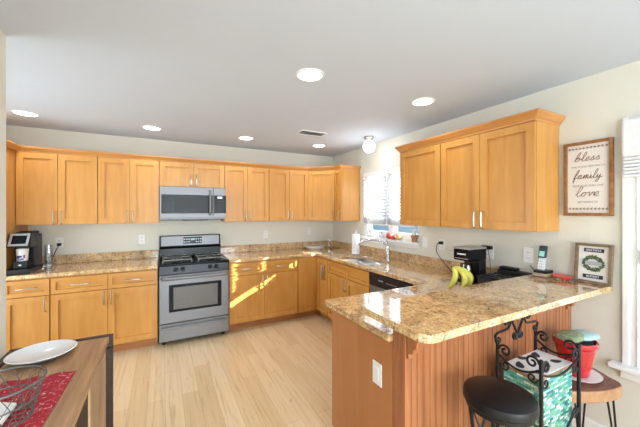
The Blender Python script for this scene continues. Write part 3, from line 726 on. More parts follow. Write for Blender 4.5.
# ------------------------------------------------------------------ dishwasher
dw = thing('dishwasher', 'stainless dishwasher with a black control strip beside the sink cabinet', 'dishwasher', (-.32, -2.16, 0))
b = B(); b.box(-.60, -.03, -2.452, -1.852, .1, .870); b.build('body', 'black_plastic', dw)
b = B(); b.box(-.628, -.601, -2.450, -1.854, .115, .735); b.build('door', 'stainless', dw, bevel=.004)
b = B(); b.hexa([(-.601, -2.450, .738), (-.601, -1.854, .738), (-.634, -1.854, .738), (-.634, -2.450, .738), (-.601, -2.450, .868), (-.601, -1.854, .868), (-.644, -1.854, .868), (-.644, -2.450, .868)]); p = b.build('control_strip', 'black_plastic', dw, bevel=.005)
b = B()
for k in range(5): b.box(-.6425, -.640, -2.14 - k * .03 - .008, -2.14 - k * .03 + .008, .802, .810)
b.box(-.643, -.640, -2.08, -2.01, .806, .818)
b.build('button_row', 'silver_plastic', p)
b = B(); b.box(-.54, -.05, -2.452, -1.852, 0, .0995); b.build('toe_kick', 'black_plastic', dw)
b = B(); b.box(-.609, -.05, -2.72, -2.456, .1, .87).box(-.54, -.05, -2.72, -2.456, 0, .1); tag(b.build('filler_cabinet', 'maple'), 'blind maple corner filler between dishwasher and peninsula', 'cabinet')

# ------------------------------------------------------------------ ceiling lights, vent, globe
def can(x, y, label):
    t_ = thing('recessed_light', label, 'ceiling light', (x, y, 2.44), 0, 'recessed ceiling lights')
    b = B(); b.lathe([(.080, 0), (.099, 0), (.097, -.005), (.086, -.007), (.080, -.004)], (0, 0, -.0005), 32); b.build('trim_ring', 'white_trim', t_, smooth=True, local=True)
    b = B(); b.lathe([(0, 0), (.081, 0), (.081, -.004), (0, -.005)], (0, 0, -.001), 28); b.build('lens', 'lamp_white', t_, smooth=True, local=True)
    light('recessed_lamp', 'AREA', (x, y, 2.425), (0, 0, 0), CAN, (0.97, 0.98, 1.0), shape='DISK', size=.13, spread=math.radians(150))
can(-3.722, -.615, 'recessed ceiling light nearest the tall pantry cabinet')
can(-2.682, -.605, 'recessed ceiling light above the gap between pantry and microwave')
can(-1.644, -.633, 'recessed ceiling light above the counter just past the microwave')
can(-.625, -.68, 'recessed ceiling light in front of the angled corner cabinet')
can(-1.695, -2.589, 'large-looking recessed ceiling light in the middle of the room over the peninsula end')
can(-.638, -2.592, 'recessed ceiling light in front of the cabinets beside the bless sign')
gl = thing('globe_light', 'round white globe ceiling light in front of the sink window', 'ceiling light', (-.298, -1.402, 2.44))
b = B(); b.lathe([(.062, 0), (.062, -.014), (.05, -.022), (.046, -.045), (.0, -.045)], (0, 0, -.0005), 24); b.build('base', 'nickel', gl, smooth=True, local=True)
b = B(); b.ball((0, 0, -.118), .077, seg=24); b.build('globe', 'globe_white', gl, smooth=True, local=True)
light('globe_lamp', 'POINT', (-.298, -1.402, 2.20), (0, 0, 0), 3.5, (0.90, 0.95, 1.0), shadow_soft_size=.07)
ch = thing('chandelier', 'bronze chandelier with five glass shades mirrored in the microwave door', 'chandelier', (-2.2, -5.5, 1.75))
b = B(); b.lathe([(0, 0), (.02, .01), (.03, .06), (.015, .12), (.025, .2), (.012, .3), (0, .3)], (-2.2, -5.5, 1.75), 16); b.build('column', 'dark_frame', ch, smooth=True)
b = B(); b.tube([(-2.2, -5.5, 2.05), (-2.2, -5.5, 2.42)], .006, 6); b.lathe([(.0, -.03), (.05, -.02), (.06, -.001), (0, -.001)], (-2.2, -5.5, 2.44), 18); b.build('hanging_rod', 'dark_frame', ch, smooth=True)
for k in range(5):
    a = 2 * PI * k / 5; c_, s_ = math.cos(a), math.sin(a)
    b = B(); b.tube(catmull([(-2.2 + .02 * c_, -5.5 + .02 * s_, 1.85), (-2.2 + .12 * c_, -5.5 + .12 * s_, 1.78), (-2.2 + .25 * c_, -5.5 + .25 * s_, 1.82), (-2.2 + .26 * c_, -5.5 + .26 * s_, 1.86)], 4), .007, 6); ar = b.build('arm', 'dark_frame', ch, smooth=True)
    b = B(); b.lathe([(.025, 0), (.05, .03), (.07, .11), (.067, .11), (.047, .03), (0, .004)], (-2.2 + .26 * c_, -5.5 + .26 * s_, 1.86), 18); b.build('glass_shade', 'globe_white', ar, smooth=True)
light('chandelier_lamp', 'POINT', (-2.2, -5.5, 1.70), (0, 0, 0), 75, (0.80, 0.91, 1.0), shadow_soft_size=.12)
vt = thing('ceiling_vent', 'white louvred air vent in the ceiling', 'vent', (-1.013, -1.241, 2.43))
b = B(); b.box(-1.18, -.85, -1.33, -1.315, 2.430, 2.4395).box(-1.18, -.85, -1.167, -1.152, 2.430, 2.4395).box(-1.18, -1.165, -1.315, -1.167, 2.430, 2.4395).box(-.865, -.85, -1.315, -1.167, 2.430, 2.4395); b.build('frame', 'white_trim', vt)
b = B()
for k in range(5):
    yy = -1.304 + k * .028; b.hexa([(-1.165, yy + .012, 2.437), (-.865, yy + .012, 2.437), (-.865, yy + .0135, 2.437), (-1.165, yy + .0135, 2.437), (-1.165, yy, 2.430), (-.865, yy, 2.430), (-.865, yy + .0015, 2.430), (-1.165, yy + .0015, 2.430)])
b.build('louvres', 'white_trim', vt)
b = B(); b.box(-1.165, -.865, -1.315, -1.167, 2.4375, 2.4395); b.build('duct_shade', 'charcoal', vt)  # dark plate painting the shade behind the louvres

# ------------------------------------------------------------------ outlets
def outlet(F, z, label, kind='outlet', w=.072, h=.116):
    t_ = thing('wall_outlet' if kind == 'outlet' else 'wall_switch', label, 'outlet' if kind == 'outlet' else 'switch', F(Vector((0, .0, z))), 0, 'white outlet and switch plates')
    b = B(); b.box(-w / 2, w / 2, .0005, .006, z - h / 2, z + h / 2, F); b.build('plate', 'white_plastic', t_, bevel=.002)
    b = B()
    if kind == 'outlet':
        for dz in (.022, -.022):
            for du in (-.007, .007): b.box(du - .0015, du + .0015, .006, .0066, z + dz - .005, z + dz + .005, F)
        b.build('slots', 'dark_slot', t_)
    else:
        b.box(-.016, .016, .006, .009, z - .033, z + .033, F); b.build('rocker', 'white_trim', t_, bevel=.001)
wb_ = lambda x: Fr((x, 0), (1, 0), (0, -1)); wr_ = lambda y: Fr((0, y), (0, -1), (-1, 0))
outlet(wb_(-3.62), 1.155, 'white outlet with a black plug, behind the silver-fronted coffee maker')
outlet(wb_(-2.81), 1.158, 'white outlet on the back wall just beside the range')
outlet(wb_(-1.19), 1.16, 'white outlet above the back counter between range and corner', w=.07)
outlet(wb_(-.46), 1.185, 'white outlet in the corner above the shallow bowl')
outlet(wr_(-2.03), 1.17, 'white switch plate between the sink window and the outlet with a cord', 'switch')
outlet(wr_(-2.255), 1.165, 'white outlet with a black cord running to the bananas')
outlet(wr_(-2.745), 1.150, 'white outlet with a black charger plug behind the black trays', w=.115)
outlet(wr_(-3.085), 1.165, 'white single plate on the wall behind the cordless phone')
outlet(Fr((-1.588, -3.175), (0, -1), (-1, 0)), .672, 'white switch plate on the brown peninsula end panel', 'switch')

# cords
def cord(P, r, label, plug=None):
    t_ = thing('power_cord', label, 'cord', P[0])
    b = B(); b.tube(catmull(P, 6), r, 6); b.build('cable', 'black_plastic', t_, smooth=True)
    if plug: b = B(); b.box(*plug); b.build('plug', 'black_plastic', t_, bevel=.003)
cord([(-3.615, -.035, 1.13), (-3.635, -.05, 1.08), (-3.66, -.06, 1.01), (-3.68, -.08, .95), (-3.70, -.13, .925), (-3.74, -.18, .921)], .004, 'black cord hanging from the outlet behind the silver-fronted coffee maker', (-3.635, -3.60, -.04, -.007, 1.12, 1.15))
cord([(-.03, -2.255, 1.185), (-.07, -2.25, 1.17), (-.10, -2.27, 1.10), (-.12, -2.36, 1.02), (-.16, -2.50, .94), (-.20, -2.58, .92)], .004, 'black cord curving from the outlet down towards the bananas', (-.035, -.007, -2.275, -2.235, 1.17, 1.20))
cord([(-.03, -2.77, 1.185), (-.05, -2.79, 1.14), (-.05, -2.80, 1.08), (-.06, -2.81, 1.02), (-.09, -2.83, .97), (-.12, -2.86, .96)], .0025, 'thin charger cord with a black plug block above the black trays', (-.045, -.007, -2.80, -2.715, 1.178, 1.208))

# ------------------------------------------------------------------ framed signs
sg = thing('framed_sign', 'tall wood-framed sign reading bless family love', 'sign', (-.01, -3.463, 1.48))
y0, y1, z0, z1, fw = -3.597, -3.330, 1.484, 1.994, .02
b = B(); b.box(-.028, -.003, y0, y0 + fw, z0, z1).box(-.028, -.003, y1 - fw, y1, z0, z1).box(-.028, -.003, y0 + fw, y1 - fw, z0, z0 + fw).box(-.028, -.003, y0 + fw, y1 - fw, z1 - fw, z1); b.build('frame', 'frame_wood', sg, bevel=.002)
b = B(); b.box(-.012, -.003, y0 + fw, y1 - fw, z0 + fw, z1 - fw); b.build('board', 'sign_white', sg)
LET = {
 'b': ([(0, .2), (.35, 1.0), (.5, 2.0), (.33, 2.25), (.17, 1.6), (.12, .3), (.3, 0), (.6, .2), (.65, .7), (.45, .9), (.38, .72), (.85, .6)], .85),
 'l': ([(0, .3), (.35, 1.1), (.44, 2.0), (.27, 2.25), (.15, 1.5), (.18, .3), (.35, 0), (.55, .2)], .55),
 'e': ([(0, .2), (.35, .5), (.42, .85), (.22, 1.0), (.08, .6), (.15, .1), (.35, 0), (.6, .2)], .6),
 's': ([(0, .2), (.3, .9), (.35, 1.05), (.37, .75), (.5, .35), (.4, .02), (.12, .08), (.4, .0), (.65, .2)], .65),
 'f': ([(0, .1), (.38, 1.2), (.5, 2.1), (.33, 2.25), (.2, 1.4), (.15, 0), (.1, -.7), (.2, -.9), (.3, -.3), (.25, .1), (.6, .25)], .6),
 'a': ([(0, .25), (.3, .9), (.5, .85), (.25, 1), (.05, .55), (.15, .05), (.4, .2), (.52, .9), (.5, .2), (.6, 0), (.8, .2)], .8),
 'm': ([(0, .2), (.12, .95), (.15, 0), (.3, .9), (.42, .85), (.44, 0), (.58, .9), (.7, .85), (.72, .1), (.82, 0), (.95, .2)], .95),
 'i': ([(0, .2), (.15, .95), (.17, .15), (.28, 0), (.42, .2)], .42),
 'y': ([(0, .2), (.1, .95), (.17, .25), (.32, .1), (.5, .95), (.45, -.6), (.27, -1), (.1, -.7), (.45, -.1), (.9, .35)], .9),
 'o': ([(0, .2), (.28, .95), (.08, .6), (.12, .12), (.32, 0), (.52, .4), (.42, .9), (.34, .95), (.5, .78), (.7, .85)], .7),
 'v': ([(0, .85), (.12, .9), (.27, .05), (.47, .9), (.65, .8)], .65)}
def script(word, yc, zc, s, r=.0016, hs=1.0):
    pts = []; x = 0
    for ch in word:
        P, adv = LET[ch]; pts += [(x + u * .95 + .0, v) for u, v in P]; x += adv
    b = B(); P = [Vector((-.0135, yc - (u + .22 * v - x / 2) * s * hs, zc + v * s)) for u, v in pts]
    b.tube(catmull(P, 4), r, 6)
    if 'i' in word:
        xi = sum(LET[c][1] for c in word[:word.index('i')]) + .22; b.ball((-.0135, yc - (xi - x / 2) * s * hs, zc + 1.35 * s), r * 1.1, seg=8)
    tag(b.build('lettering', 'sign_ink', sg), 'brown handwritten word "%s"' % word)
script('bless', -3.458, 1.862, .0265, hs=1.62); script('family', -3.462, 1.740, .0265, hs=1.42); script('love', -3.458, 1.618, .030, hs=1.75)
MR = Matrix(((0, 0, -1, 0), (-1, 0, 0, 0), (0, 1, 0, 0), (0, 0, 0, 1)))       # text plane facing -x
for body, zz in (('THE FOOD BEFORE US', 1.822), ('BESIDE US AND THE', 1.690), ('BETWEEN US', 1.578)):
    text('small_lettering', body, .0185, 'sign_grey_ink', sg, Matrix.Translation((-.0125, -3.463, zz)) @ MR, sx=1.0)
for zz, sgn in ((1.950, 1), (1.532, -1)):
    b = B()
    for k in range(11):
        yy = -3.363 - k * .020
        b.tube([(-.0128, yy + sgn * .006, zz + .007), (-.0128, yy - sgn * .005, zz), (-.0128, yy + sgn * .006, zz - .007)], .0022, 5)
    b.tube([(-.0128, -3.355, zz), (-.0128, -3.57, zz)], .0012, 5); b.build('arrow_border', 'sign_ink', sg)

# wreath sign leaning on the wall
g2 = thing('framed_sign', 'square wood-framed sign with a green wreath standing on the bar', 'sign', (-.03, -3.505, 1.036), 0)
lean = lambda p: Vector((-.028 - .030 * (1 - (p.z - 1.036) / .262) - p.x, p.y, p.z))   # p.x = outward distance
y0, y1, z0, z1, fw = -3.603, -3.408, 1.0362, 1.298, .017
b = B()
for a in ((y0, y0 + fw, z0, z1), (y1 - fw, y1, z0, z1), (y0 + fw, y1 - fw, z0, z0 + fw), (y0 + fw, y1 - fw, z1 - fw, z1)): b.box(-.008, .018, a[0], a[1], a[2], a[3], lean)
b.build('frame', 'grey_frame_wood', g2, bevel=.0015)
b = B(); b.box(-.008, .0, y0 + fw, y1 - fw, z0 + fw, z1 - fw, lean); b.build('board', 'sign_white', g2)
yc, zc = -3.505, 1.169
LM = lambda y, z: Matrix.Translation(lean(Vector((.0045, y, z)))) @ MR
for zz, body in ((1.254, 'GRATEFUL'), (1.082, 'BLESSED')):
    b = B(); b.box(0, .004, yc - .052, yc + .052, zz - .012, zz + .012, lean); b.build('plaque', 'navy_plaque', g2)
    text('plaque_lettering', body, .018, 'letter_white', g2, LM(yc, zz))
b = B()
for k in range(320):
    a = random.uniform(0, 2 * PI); rr = random.uniform(.66, 1.14); y = yc + .050 * rr * math.cos(a); z = zc + .046 * rr * math.sin(a)
    an = a + PI / 2 + random.uniform(-.9, .9); l_, w_ = random.uniform(.008, .013), .0035; d = random.uniform(.001, .009)
    u = Vector((math.cos(an), math.sin(an))); v = Vector((-u.y, u.x))
    q = [(y, z), (y + u.x * l_ * .5 + v.x * w_, z + u.y * l_ * .5 + v.y * w_), (y + u.x * l_, z + u.y * l_), (y + u.x * l_ * .5 - v.x * w_, z + u.y * l_ * .5 - v.y * w_)]
    b.prism(q, d, d + .0008, lambda p: lean(Vector((p.z, p.x, p.y))))
wrr = b.build('wreath', 'leaf_green', g2)
b = B(); b.tube([lean(Vector((.003, yc + .050 * math.cos(a), zc + .046 * math.sin(a)))) for a in [2 * PI * k / 32 for k in range(32)]], .004, 6, closed=True); b.build('wreath_twig', 'leaf_green', wrr)
b = B(); b.box(.010, .012, yc - .046, yc + .040, zc - .012, zc + .012, lean); b.build('banner', 'banner_grey', g2)

# ------------------------------------------------------------------ things on the counters
# silver-fronted coffee maker
cm = thing('coffee_maker', 'black pod coffee maker with a silver-framed lid on the back counter', 'coffee maker', (-3.79, -.42, .9145))
X0, X1 = -3.872, -3.700
b = B(); b.box(X0, X1, -.60, -.22, .9145, .962); b.build('drip_base', 'black_plastic', cm, bevel=.008)
b = B(); b.box(X0 + .003, X1 - .010, -.40, -.215, .9625, 1.28); b.build('tower', 'black_plastic', cm, bevel=.012)
b = B(); b.hexa([(X0 - .012, -.56, 1.170), (X1 - .008, -.56, 1.170), (X1 - .008, -.401, 1.15), (X0 - .012, -.401, 1.15), (X0, -.50, 1.298), (X1 - .018, -.50, 1.298), (X1 - .018, -.26, 1.312), (X0, -.26, 1.312)]); hd_ = b.build('brew_head', 'black_plastic', cm, bevel=.012)
b = B()
def hp(u, v, d):   # on sloping front of the head
    a = Vector((X0 + .004, -.561, 1.175)); q = Vector((X0 + .010, -.502, 1.298)); e = Vector((X1 - .018, -.561, 1.175)) - a
    return a + e * u + (q - a) * v + Vector((0, -.92, .39)) * d
for u0, u1, v0, v1 in ((.0, .95, .84, .98), (.0, .95, .06, .20), (.0, .12, .20, .84), (.83, .95, .20, .84)):
    b.hexa([hp(u0, v0, 0), hp(u1, v0, 0), hp(u1, v1, 0), hp(u0, v1, 0), hp(u0, v0, .006), hp(u1, v0, .006), hp(u1, v1, .006), hp(u0, v1, .006)])
b.build('silver_frame', 'silver_plastic', hd_)
b = B(); b.hexa([hp(.14, .22, .0), hp(.81, .22, .0), hp(.81, .82, .0), hp(.14, .82, .0), hp(.14, .22, .003), hp(.81, .22, .003), hp(.81, .82, .003), hp(.14, .82, .003)]); b.build('touch_panel', 'black_gloss', hd_)
b = B(); b.box(X0 + .03, X1 - .04, -.53, -.405, .9625, 1.03); b.build('cup_platform', 'black_plastic', cm, bevel=.004)
b = B(); b.hexa([(-3.805, -.5315, .995), (-3.79, -.5315, .985), (-3.775, -.5315, .995), (-3.79, -.5315, 1.005), (-3.805, -.5305, .995), (-3.79, -.5305, .985), (-3.775, -.5305, .995), (-3.79, -.5305, 1.005)]); b.build('badge', 'letter_white', cm)
mg = thing('coffee_cup', 'white cup with blue print under the pod coffee maker spout', 'cup', (-3.79, -.47, 1.0305))
b = B(); b.lathe([(.036, 0), (.04, .003), (.048, .118), (.045, .118), (.038, .008), (0, .006)], (-3.79, -.47, 1.0305), 28); b.build('cup_body', 'white_ceramic', mg, smooth=True)
b = B()
for k, (a0, z_, wv, hv) in enumerate(((-120, 1.07, .5, .028), (-92, 1.075, .35, .02), (-105, 1.045, .6, .012), (-75, 1.05, .3, .014))):
    for i in range(5):
        a = math.radians(a0) + wv * (i / 5 - .4); r_ = .0385 + (z_ - 1.03) * .0845 + .002
        b.box(-.004, .004, -.0006, .0006, z_ - hv / 2 + .006 * (i % 2), z_ + hv / 2, lambda p, a=a, r_=r_: Vector((-3.79 + r_ * math.cos(a) - p.x * math.sin(a), -.47 + r_ * math.sin(a) + p.x * math.cos(a), p.z)))
b.build('blue_print', 'blue_print', mg)
b = B(); a = math.radians(-58); r_ = .044; b.box(-.006, .006, -.0006, .0006, 1.06, 1.09, lambda p: Vector((-3.79 + r_ * math.cos(a) - p.x * math.sin(a), -.47 + r_ * math.sin(a) + p.x * math.cos(a), p.z))); b.build('red_print', 'red_print', mg)
# clear canister of pods + plastic wrap
cn = thing('pod_canister', 'tall clear canister of coffee pods beside the pod coffee maker', 'canister', (-3.645, -.27, .9145))
b = B(); b.lathe([(.034, 0), (.034, .24), (.032, .24), (.032, .004), (0, .004)], (-3.645, -.27, .9145), 22); b.build('canister_wall', 'clear_plastic', cn, smooth=True)
for k in range(6):
    b = B(); b.lathe([(.018, 0), (.024, .028), (.026, .03), (.0, .031)], (-3.645, -.27, .922 + k * .036), 16); b.build('pod', ('white_ceramic', 'blue_print', 'phone_silver')[k % 3] if k % 2 else 'white_ceramic', cn, smooth=True)
pb = B(); rnd = random.Random(3); n1, n2 = 10, 16; rows = []
for i in range(n1 + 1):
    ph = PI * i / n1; row = []
    for j in range(n2):
        a = 2 * PI * j / n2; r_ = 1 + rnd.uniform(-.22, .22)
        row.append(pb.bm.verts.new((-3.60 + .055 * r_ * math.sin(ph) * math.cos(a), -.43 + .075 * r_ * math.sin(ph) * math.sin(a), max(.9148, .945 - .036 * math.cos(ph) * r_))))
    rows.append(row)
for i in range(n1):
    for j in range(n2): pb.bm.faces.new((rows[i][j], rows[i][(j + 1) % n2], rows[i + 1][(j + 1) % n2], rows[i + 1][j]))
tag(pb.build('plastic_bag', 'clear_plastic'), 'crumpled clear plastic bag lying beside the pod canister', 'bag')

# shallow bowl and small jar in the corner
bw = thing('shallow_bowl', 'shallow white oval dish in the counter corner', 'bowl', (-.47, -.24, .9145))
b = B(); b.lathe([(.09, 0), (.10, .002), (.175, .058), (.17, .060), (.095, .012), (0, .010)], (-.47, -.24, .9145), 32, 1.0, .62, -.2); b.build('dish', 'white_ceramic', bw, smooth=True)
b = B(); b.lathe([(.158, 0), (.16, .004), (0, .006)], (-.47, -.24, .9145 + .052), 32, 1.0, .62, -.2); b.build('filling', 'bark_edge', bw, smooth=True)
jr = thing('glass_jar', 'small clear glass jar standing behind the oval dish in the corner', 'jar', (-.17, -.17, .9145))
b = B(); b.lathe([(.032, 0), (.04, .02), (.04, .07), (.022, .09), (.022, .11), (.0, .11)], (-.17, -.17, .9145), 20); b.build('jar_body', 'clear_plastic', jr, smooth=True)
b = B(); b.lathe([(.026, 0), (.026, .02), (0, .024)], (-.17, -.17, 1.025), 18); b.build('lid', 'nickel', jr, smooth=True)
# paper towel
pw = thing('paper_towel_holder', 'white paper towel roll standing by the sink', 'paper towel', (-.235, -1.02, .9145))
b = B(); b.lathe([(.075, 0), (.075, .008), (.012, .014), (0, .014)], (-.235, -1.02, .9145), 24); b.build('base', 'nickel', pw, smooth=True)
b = B(); b.lathe([(.018, 0), (.052, 0), (.052, .265), (.018, .265)], (-.235, -1.02, .930), 28); b.build('roll', 'paper_white', pw, smooth=True)
b = B(); b.tube([(-.235, -1.02, .93), (-.235, -1.02, 1.225)], .006, 8); b.ball((-.235, -1.02, 1.235), .013, seg=12); b.build('rod', 'nickel', pw, smooth=True)
# window sill things
def sill_ball(x, y, r, mat, label):
    t_ = thing('fruit', label, 'fruit', (x, y, SZ0 + .008), 0, 'fruit on the window sill')
    b = B(); b.lathe([(0, r * .06), (r * .45, 0), (r * .9, r * .45), (r, r * .95), (r * .8, r * 1.55), (r * .35, r * 1.8), (r * .1, r * 1.68), (0, r * 1.66)], (x, y, SZ0 + .0085), 20); b.build('flesh', mat, t_, smooth=True)
    b = B(); b.tube([(x, y, SZ0 + .008 + r * 1.66), (x + .003, y, SZ0 + .008 + r * 2.0)], .002, 6); b.build('stem', 'banana_tip', t_)
sill_ball(-.018, -1.455, .043, 'fruit_red', 'large red fruit on the sink window sill')
sill_ball(-.022, -1.545, .030, 'fruit_red', 'small red fruit between the large red and yellow ones')
sill_ball(-.016, -1.620, .038, 'fruit_yellow', 'yellow fruit on the sink window sill')
bt_ = thing('glass_bottle', 'small clear glass bottle on the sill near the paper towels', 'bottle', (-.01, -1.03, SZ0 + .008))
b = B(); b.lathe([(.028, 0), (.03, .01), (.03, .09), (.012, .125), (.012, .16), (0, .16)], (-.01, -1.03, SZ0 + .0085), 20); b.build('bottle_body', 'clear_plastic', bt_, smooth=True)
bt2 = thing('glass_vase', 'squat clear glass vase on the sill beside the red fruit', 'vase', (-.01, -1.29, SZ0 + .008))
b = B(); b.lathe([(.025, 0), (.038, .03), (.03, .07), (.034, .085), (.031, .085), (.026, .07), (.034, .03), (0, .006)], (-.01, -1.29, SZ0 + .0085), 20); b.build('vase_body', 'clear_plastic', bt2, smooth=True)
fp = thing('flower_pot', 'small mottled terracotta pot with pale leaves on the window sill', 'pot', (-.02, -1.885, SZ0 + .008))
b = B(); b.lathe([(.026, 0), (.036, .065), (.039, .065), (.039, .08), (.035, .08), (.03, .068), (0, .066)], (-.02, -1.885, SZ0 + .0085), 22); b.build('pot_body', 'terracotta', fp, smooth=True)
b = B()
for k in range(9):
    a = k * 2.4; h_ = .05 + .02 * (k % 3); d = .022 + .006 * (k % 2)
    b.tube(catmull([(-.02, -1.885, SZ0 + .07), (-.02 + d * .5 * math.cos(a), -1.885 + d * .5 * math.sin(a), SZ0 + .07 + h_ * .7), (-.02 + d * math.cos(a), -1.885 + d * math.sin(a), SZ0 + .07 + h_)], 3), [.004, .006, .007, .008, .007, .006, .002], 6)
b.build('leaves', 'white_plastic', fp, smooth=True)
cb_ = thing('dish_brush', 'cyan plastic bottle standing behind the terracotta pot', 'bottle', (.03, -1.835, SZ0 + .0355))
cb_.name = 'soap_bottle'
b = B(); b.box(.016, .044, -1.856, -1.814, SZ0 + .0085, SZ0 + .12); b.build('bottle_body', 'cyan_plastic', cb_, bevel=.008)
b = B(); b.cyl((.03, -1.835, SZ0 + .12), (.03, -1.835, SZ0 + .15), .010, 14); b.build('cap', 'white_plastic', cb_, smooth=True)

# black drip coffee maker
c2 = thing('coffee_maker', 'black drip coffee maker with glass carafe against the side wall', 'coffee maker', (-.25, -2.74, .9145))
b = B(); b.box(-.36, -.14, -2.825, -2.675, .9145, .945); b.build('base', 'black_plastic', c2, bevel=.006)
b = B(); b.box(-.225, -.14, -2.825, -2.675, .9455, 1.10); b.build('water_tank', 'black_plastic', c2, bevel=.006)
b = B(); b.box(-.36, -.14, -2.828, -2.672, 1.101, 1.195); hh = b.build('brew_head', 'black_gloss', c2, bevel=.008)
b = B(); b.box(-.362, -.14, -2.830, -2.670, 1.1955, 1.212); b.build('lid', 'silver_plastic', c2, bevel=.005)
b = B(); b.box(-.3615, -.3602, -2.79, -2.71, 1.150, 1.160); b.build('badge', 'letter_white', hh)
b = B(); b.box(-.3615, -.3602, -2.815, -2.685, 1.115, 1.120); b.build('trim_line', 'silver_plastic', hh)
b = B(); b.lathe([(.045, 0), (.058, .02), (.06, .06), (.045, .11), (.046, .125), (.043, .125), (.042, .11), (.056, .06), (.054, .02), (0, .004)], (-.298, -2.75, .9455), 26); ca = b.build('carafe', 'carafe_glass', c2, smooth=True)
b = B(); b.tube(catmull([(-.335, -2.78, 1.055), (-.365, -2.795, 1.05), (-.37, -2.80, .99), (-.345, -2.79, .965)], 5), .007, 8); b.build('carafe_handle', 'black_plastic', ca, smooth=True)
# flat black pod drawer + black case
bb = thing('pod_holder', 'flat black coffee pod holder lying behind the raised bar', 'pod holder', (-.20, -2.98, .9145))
b = B(); b.box(-.33, -.10, -3.10, -2.875, .9145, .922).box(-.33, -.10, -3.10, -3.092, .922, .985).box(-.33, -.10, -2.883, -2.875, .922, .985).box(-.108, -.10, -3.092, -2.883, .922, .985); b.build('housing', 'black_plastic', bb)
b = B(); b.box(-.335, -.095, -3.105, -2.87, .9855, 1.003); b.build('top_rack', 'black_iron', bb, bevel=.004)
b = B(); b.box(-.336, -.331, -3.098, -2.877, .924, .984); b.build('drawer_front', 'charcoal', bb, bevel=.002)
b = B()
for i in range(3):
    for j in range(3): b.lathe([(.020, 0), (.026, 0), (.026, .005), (.020, .005)], (-.285 + i * .072, -3.06 + j * .072, 1.0035), 16)
b.build('pod_holders', 'black_plastic', bb)
bc = thing('black_case', 'small black case resting beside the pod holder at the wall', 'case', (-.055, -3.02, .9145))
b = B(); b.box(-.09, -.028, -3.14, -2.885, .9145, 1.035); b.build('case_body', 'black_plastic', bc, bevel=.012)
b = B(); b.box(-.088, -.03, -3.04, -2.90, 1.0355, 1.058); b.build('case_lid', 'black_iron', bc, bevel=.010)
# bananas
bn = thing('banana_bunch', 'bunch of yellow-green bananas lying on the counter beside the drip coffee maker', 'bananas', (-.60, -2.88, .9145))
hx, hy, hz_ = -.60, -2.86, 1.080
for k, (dx, dy, dz, bend) in enumerate(((-.085, -.02, -.15, (-.03, -.06)), (-.035, -.085, -.15, (.0, -.07)), (.02, -.09, -.15, (.02, -.07)), (.075, -.06, -.15, (.05, -.05)), (.11, .0, -.14, (.06, .0)))):
    p0 = Vector((hx, hy, hz_)); p3 = Vector((hx + dx, hy + dy, hz_ + dz)); m = (p0 + p3) / 2 + Vector((bend[0], bend[1], .02))
    P = catmull([p0, p0.lerp(m, .5) + Vector((bend[0] * .2, bend[1] * .2, .012)), m, p3.lerp(m, .5) + Vector((bend[0] * .2, bend[1] * .2, .002)), p3], 4)
    n = len(P); R = [.007 + .0125 * min(1, math.sin(PI * min(1, max(0, (i / (n - 1) - .02) / .96))) ** .5 * 1.0) if i < n - 1 else .004 for i in range(n)]
    b = B(); b.tube(P, R, 9); b.build('banana', 'banana_skin', bn, smooth=True)
b = B(); b.tube([(hx, hy, hz_ - .008), (hx - .004, hy + .006, hz_ + .022)], [.014, .009], 10); b.build('stem', 'banana_tip', bn, smooth=True)
# cordless phone
ph = thing('cordless_phone', 'silver and blue cordless phone standing in its charger on the bar', 'phone', (-.09, -3.245, 1.036))
b = B(); b.box(-.15, -.035, -3.280, -3.185, 1.036, 1.062); b.build('charger_base', 'base_tan', ph, bevel=.008)
b = B(); b.box(-.145, -.04, -3.276, -3.189, 1.0625, 1.082); b.build('cradle', 'black_plastic', ph, bevel=.007)
pf = lambda p: Vector((-.098 + .25 * (p.z - 1.08) * .9 - p.y, -3.220 - p.x, p.z))
b = B(); b.box(-.024, .024, -.012, .012, 1.08, 1.17, pf); hs_ = b.build('handset', 'phone_silver', ph, bevel=.007)
b = B(); b.box(-.026, .026, -.013, .013, 1.168, 1.258, pf); ht = b.build('handset_top', 'phone_blue', ph, bevel=.008)
b = B(); b.box(-.017, .017, .0132, .0145, 1.180, 1.218, pf); b.build('screen', 'lcd_green', ht)
b = B()
for i in range(3):
    for j in range(4): b.box(-.017 + i * .013, -.008 + i * .013, .0122, .0135, 1.09 + j * .019, 1.101 + j * .019, pf)
b.build('keys', 'white_plastic', hs_)
b = B(); b.tube(catmull([(-.04, -3.20, 1.05), (-.025, -3.17, 1.04), (-.012, -3.14, 1.045), (-.01, -3.10, 1.09)], 4), .0025, 6); b.build('cord', 'black_plastic', ph, smooth=True)
# red footed dish
rd = thing('trivet', 'small red footed dish on the bar between phone and wreath sign', 'trivet', (-.10, -3.352, 1.036))
b = B(); b.lathe([(.0, .016), (.050, .014), (.060, .020), (.062, .028), (.058, .028), (.05, .023), (0, .022)], (-.10, -3.352, 1.036), 26); b.build('dish', 'red_enamel', rd, smooth=True)
for k in range(3):
    a = 2 * PI * k / 3 + 3.7; b = B(); b.lathe([(.006, .001), (.009, .008), (.007, .0155)], (-.10 + .04 * math.cos(a), -3.352 + .04 * math.sin(a), 1.036), 10); b.build('foot', 'red_enamel', rd, smooth=True)

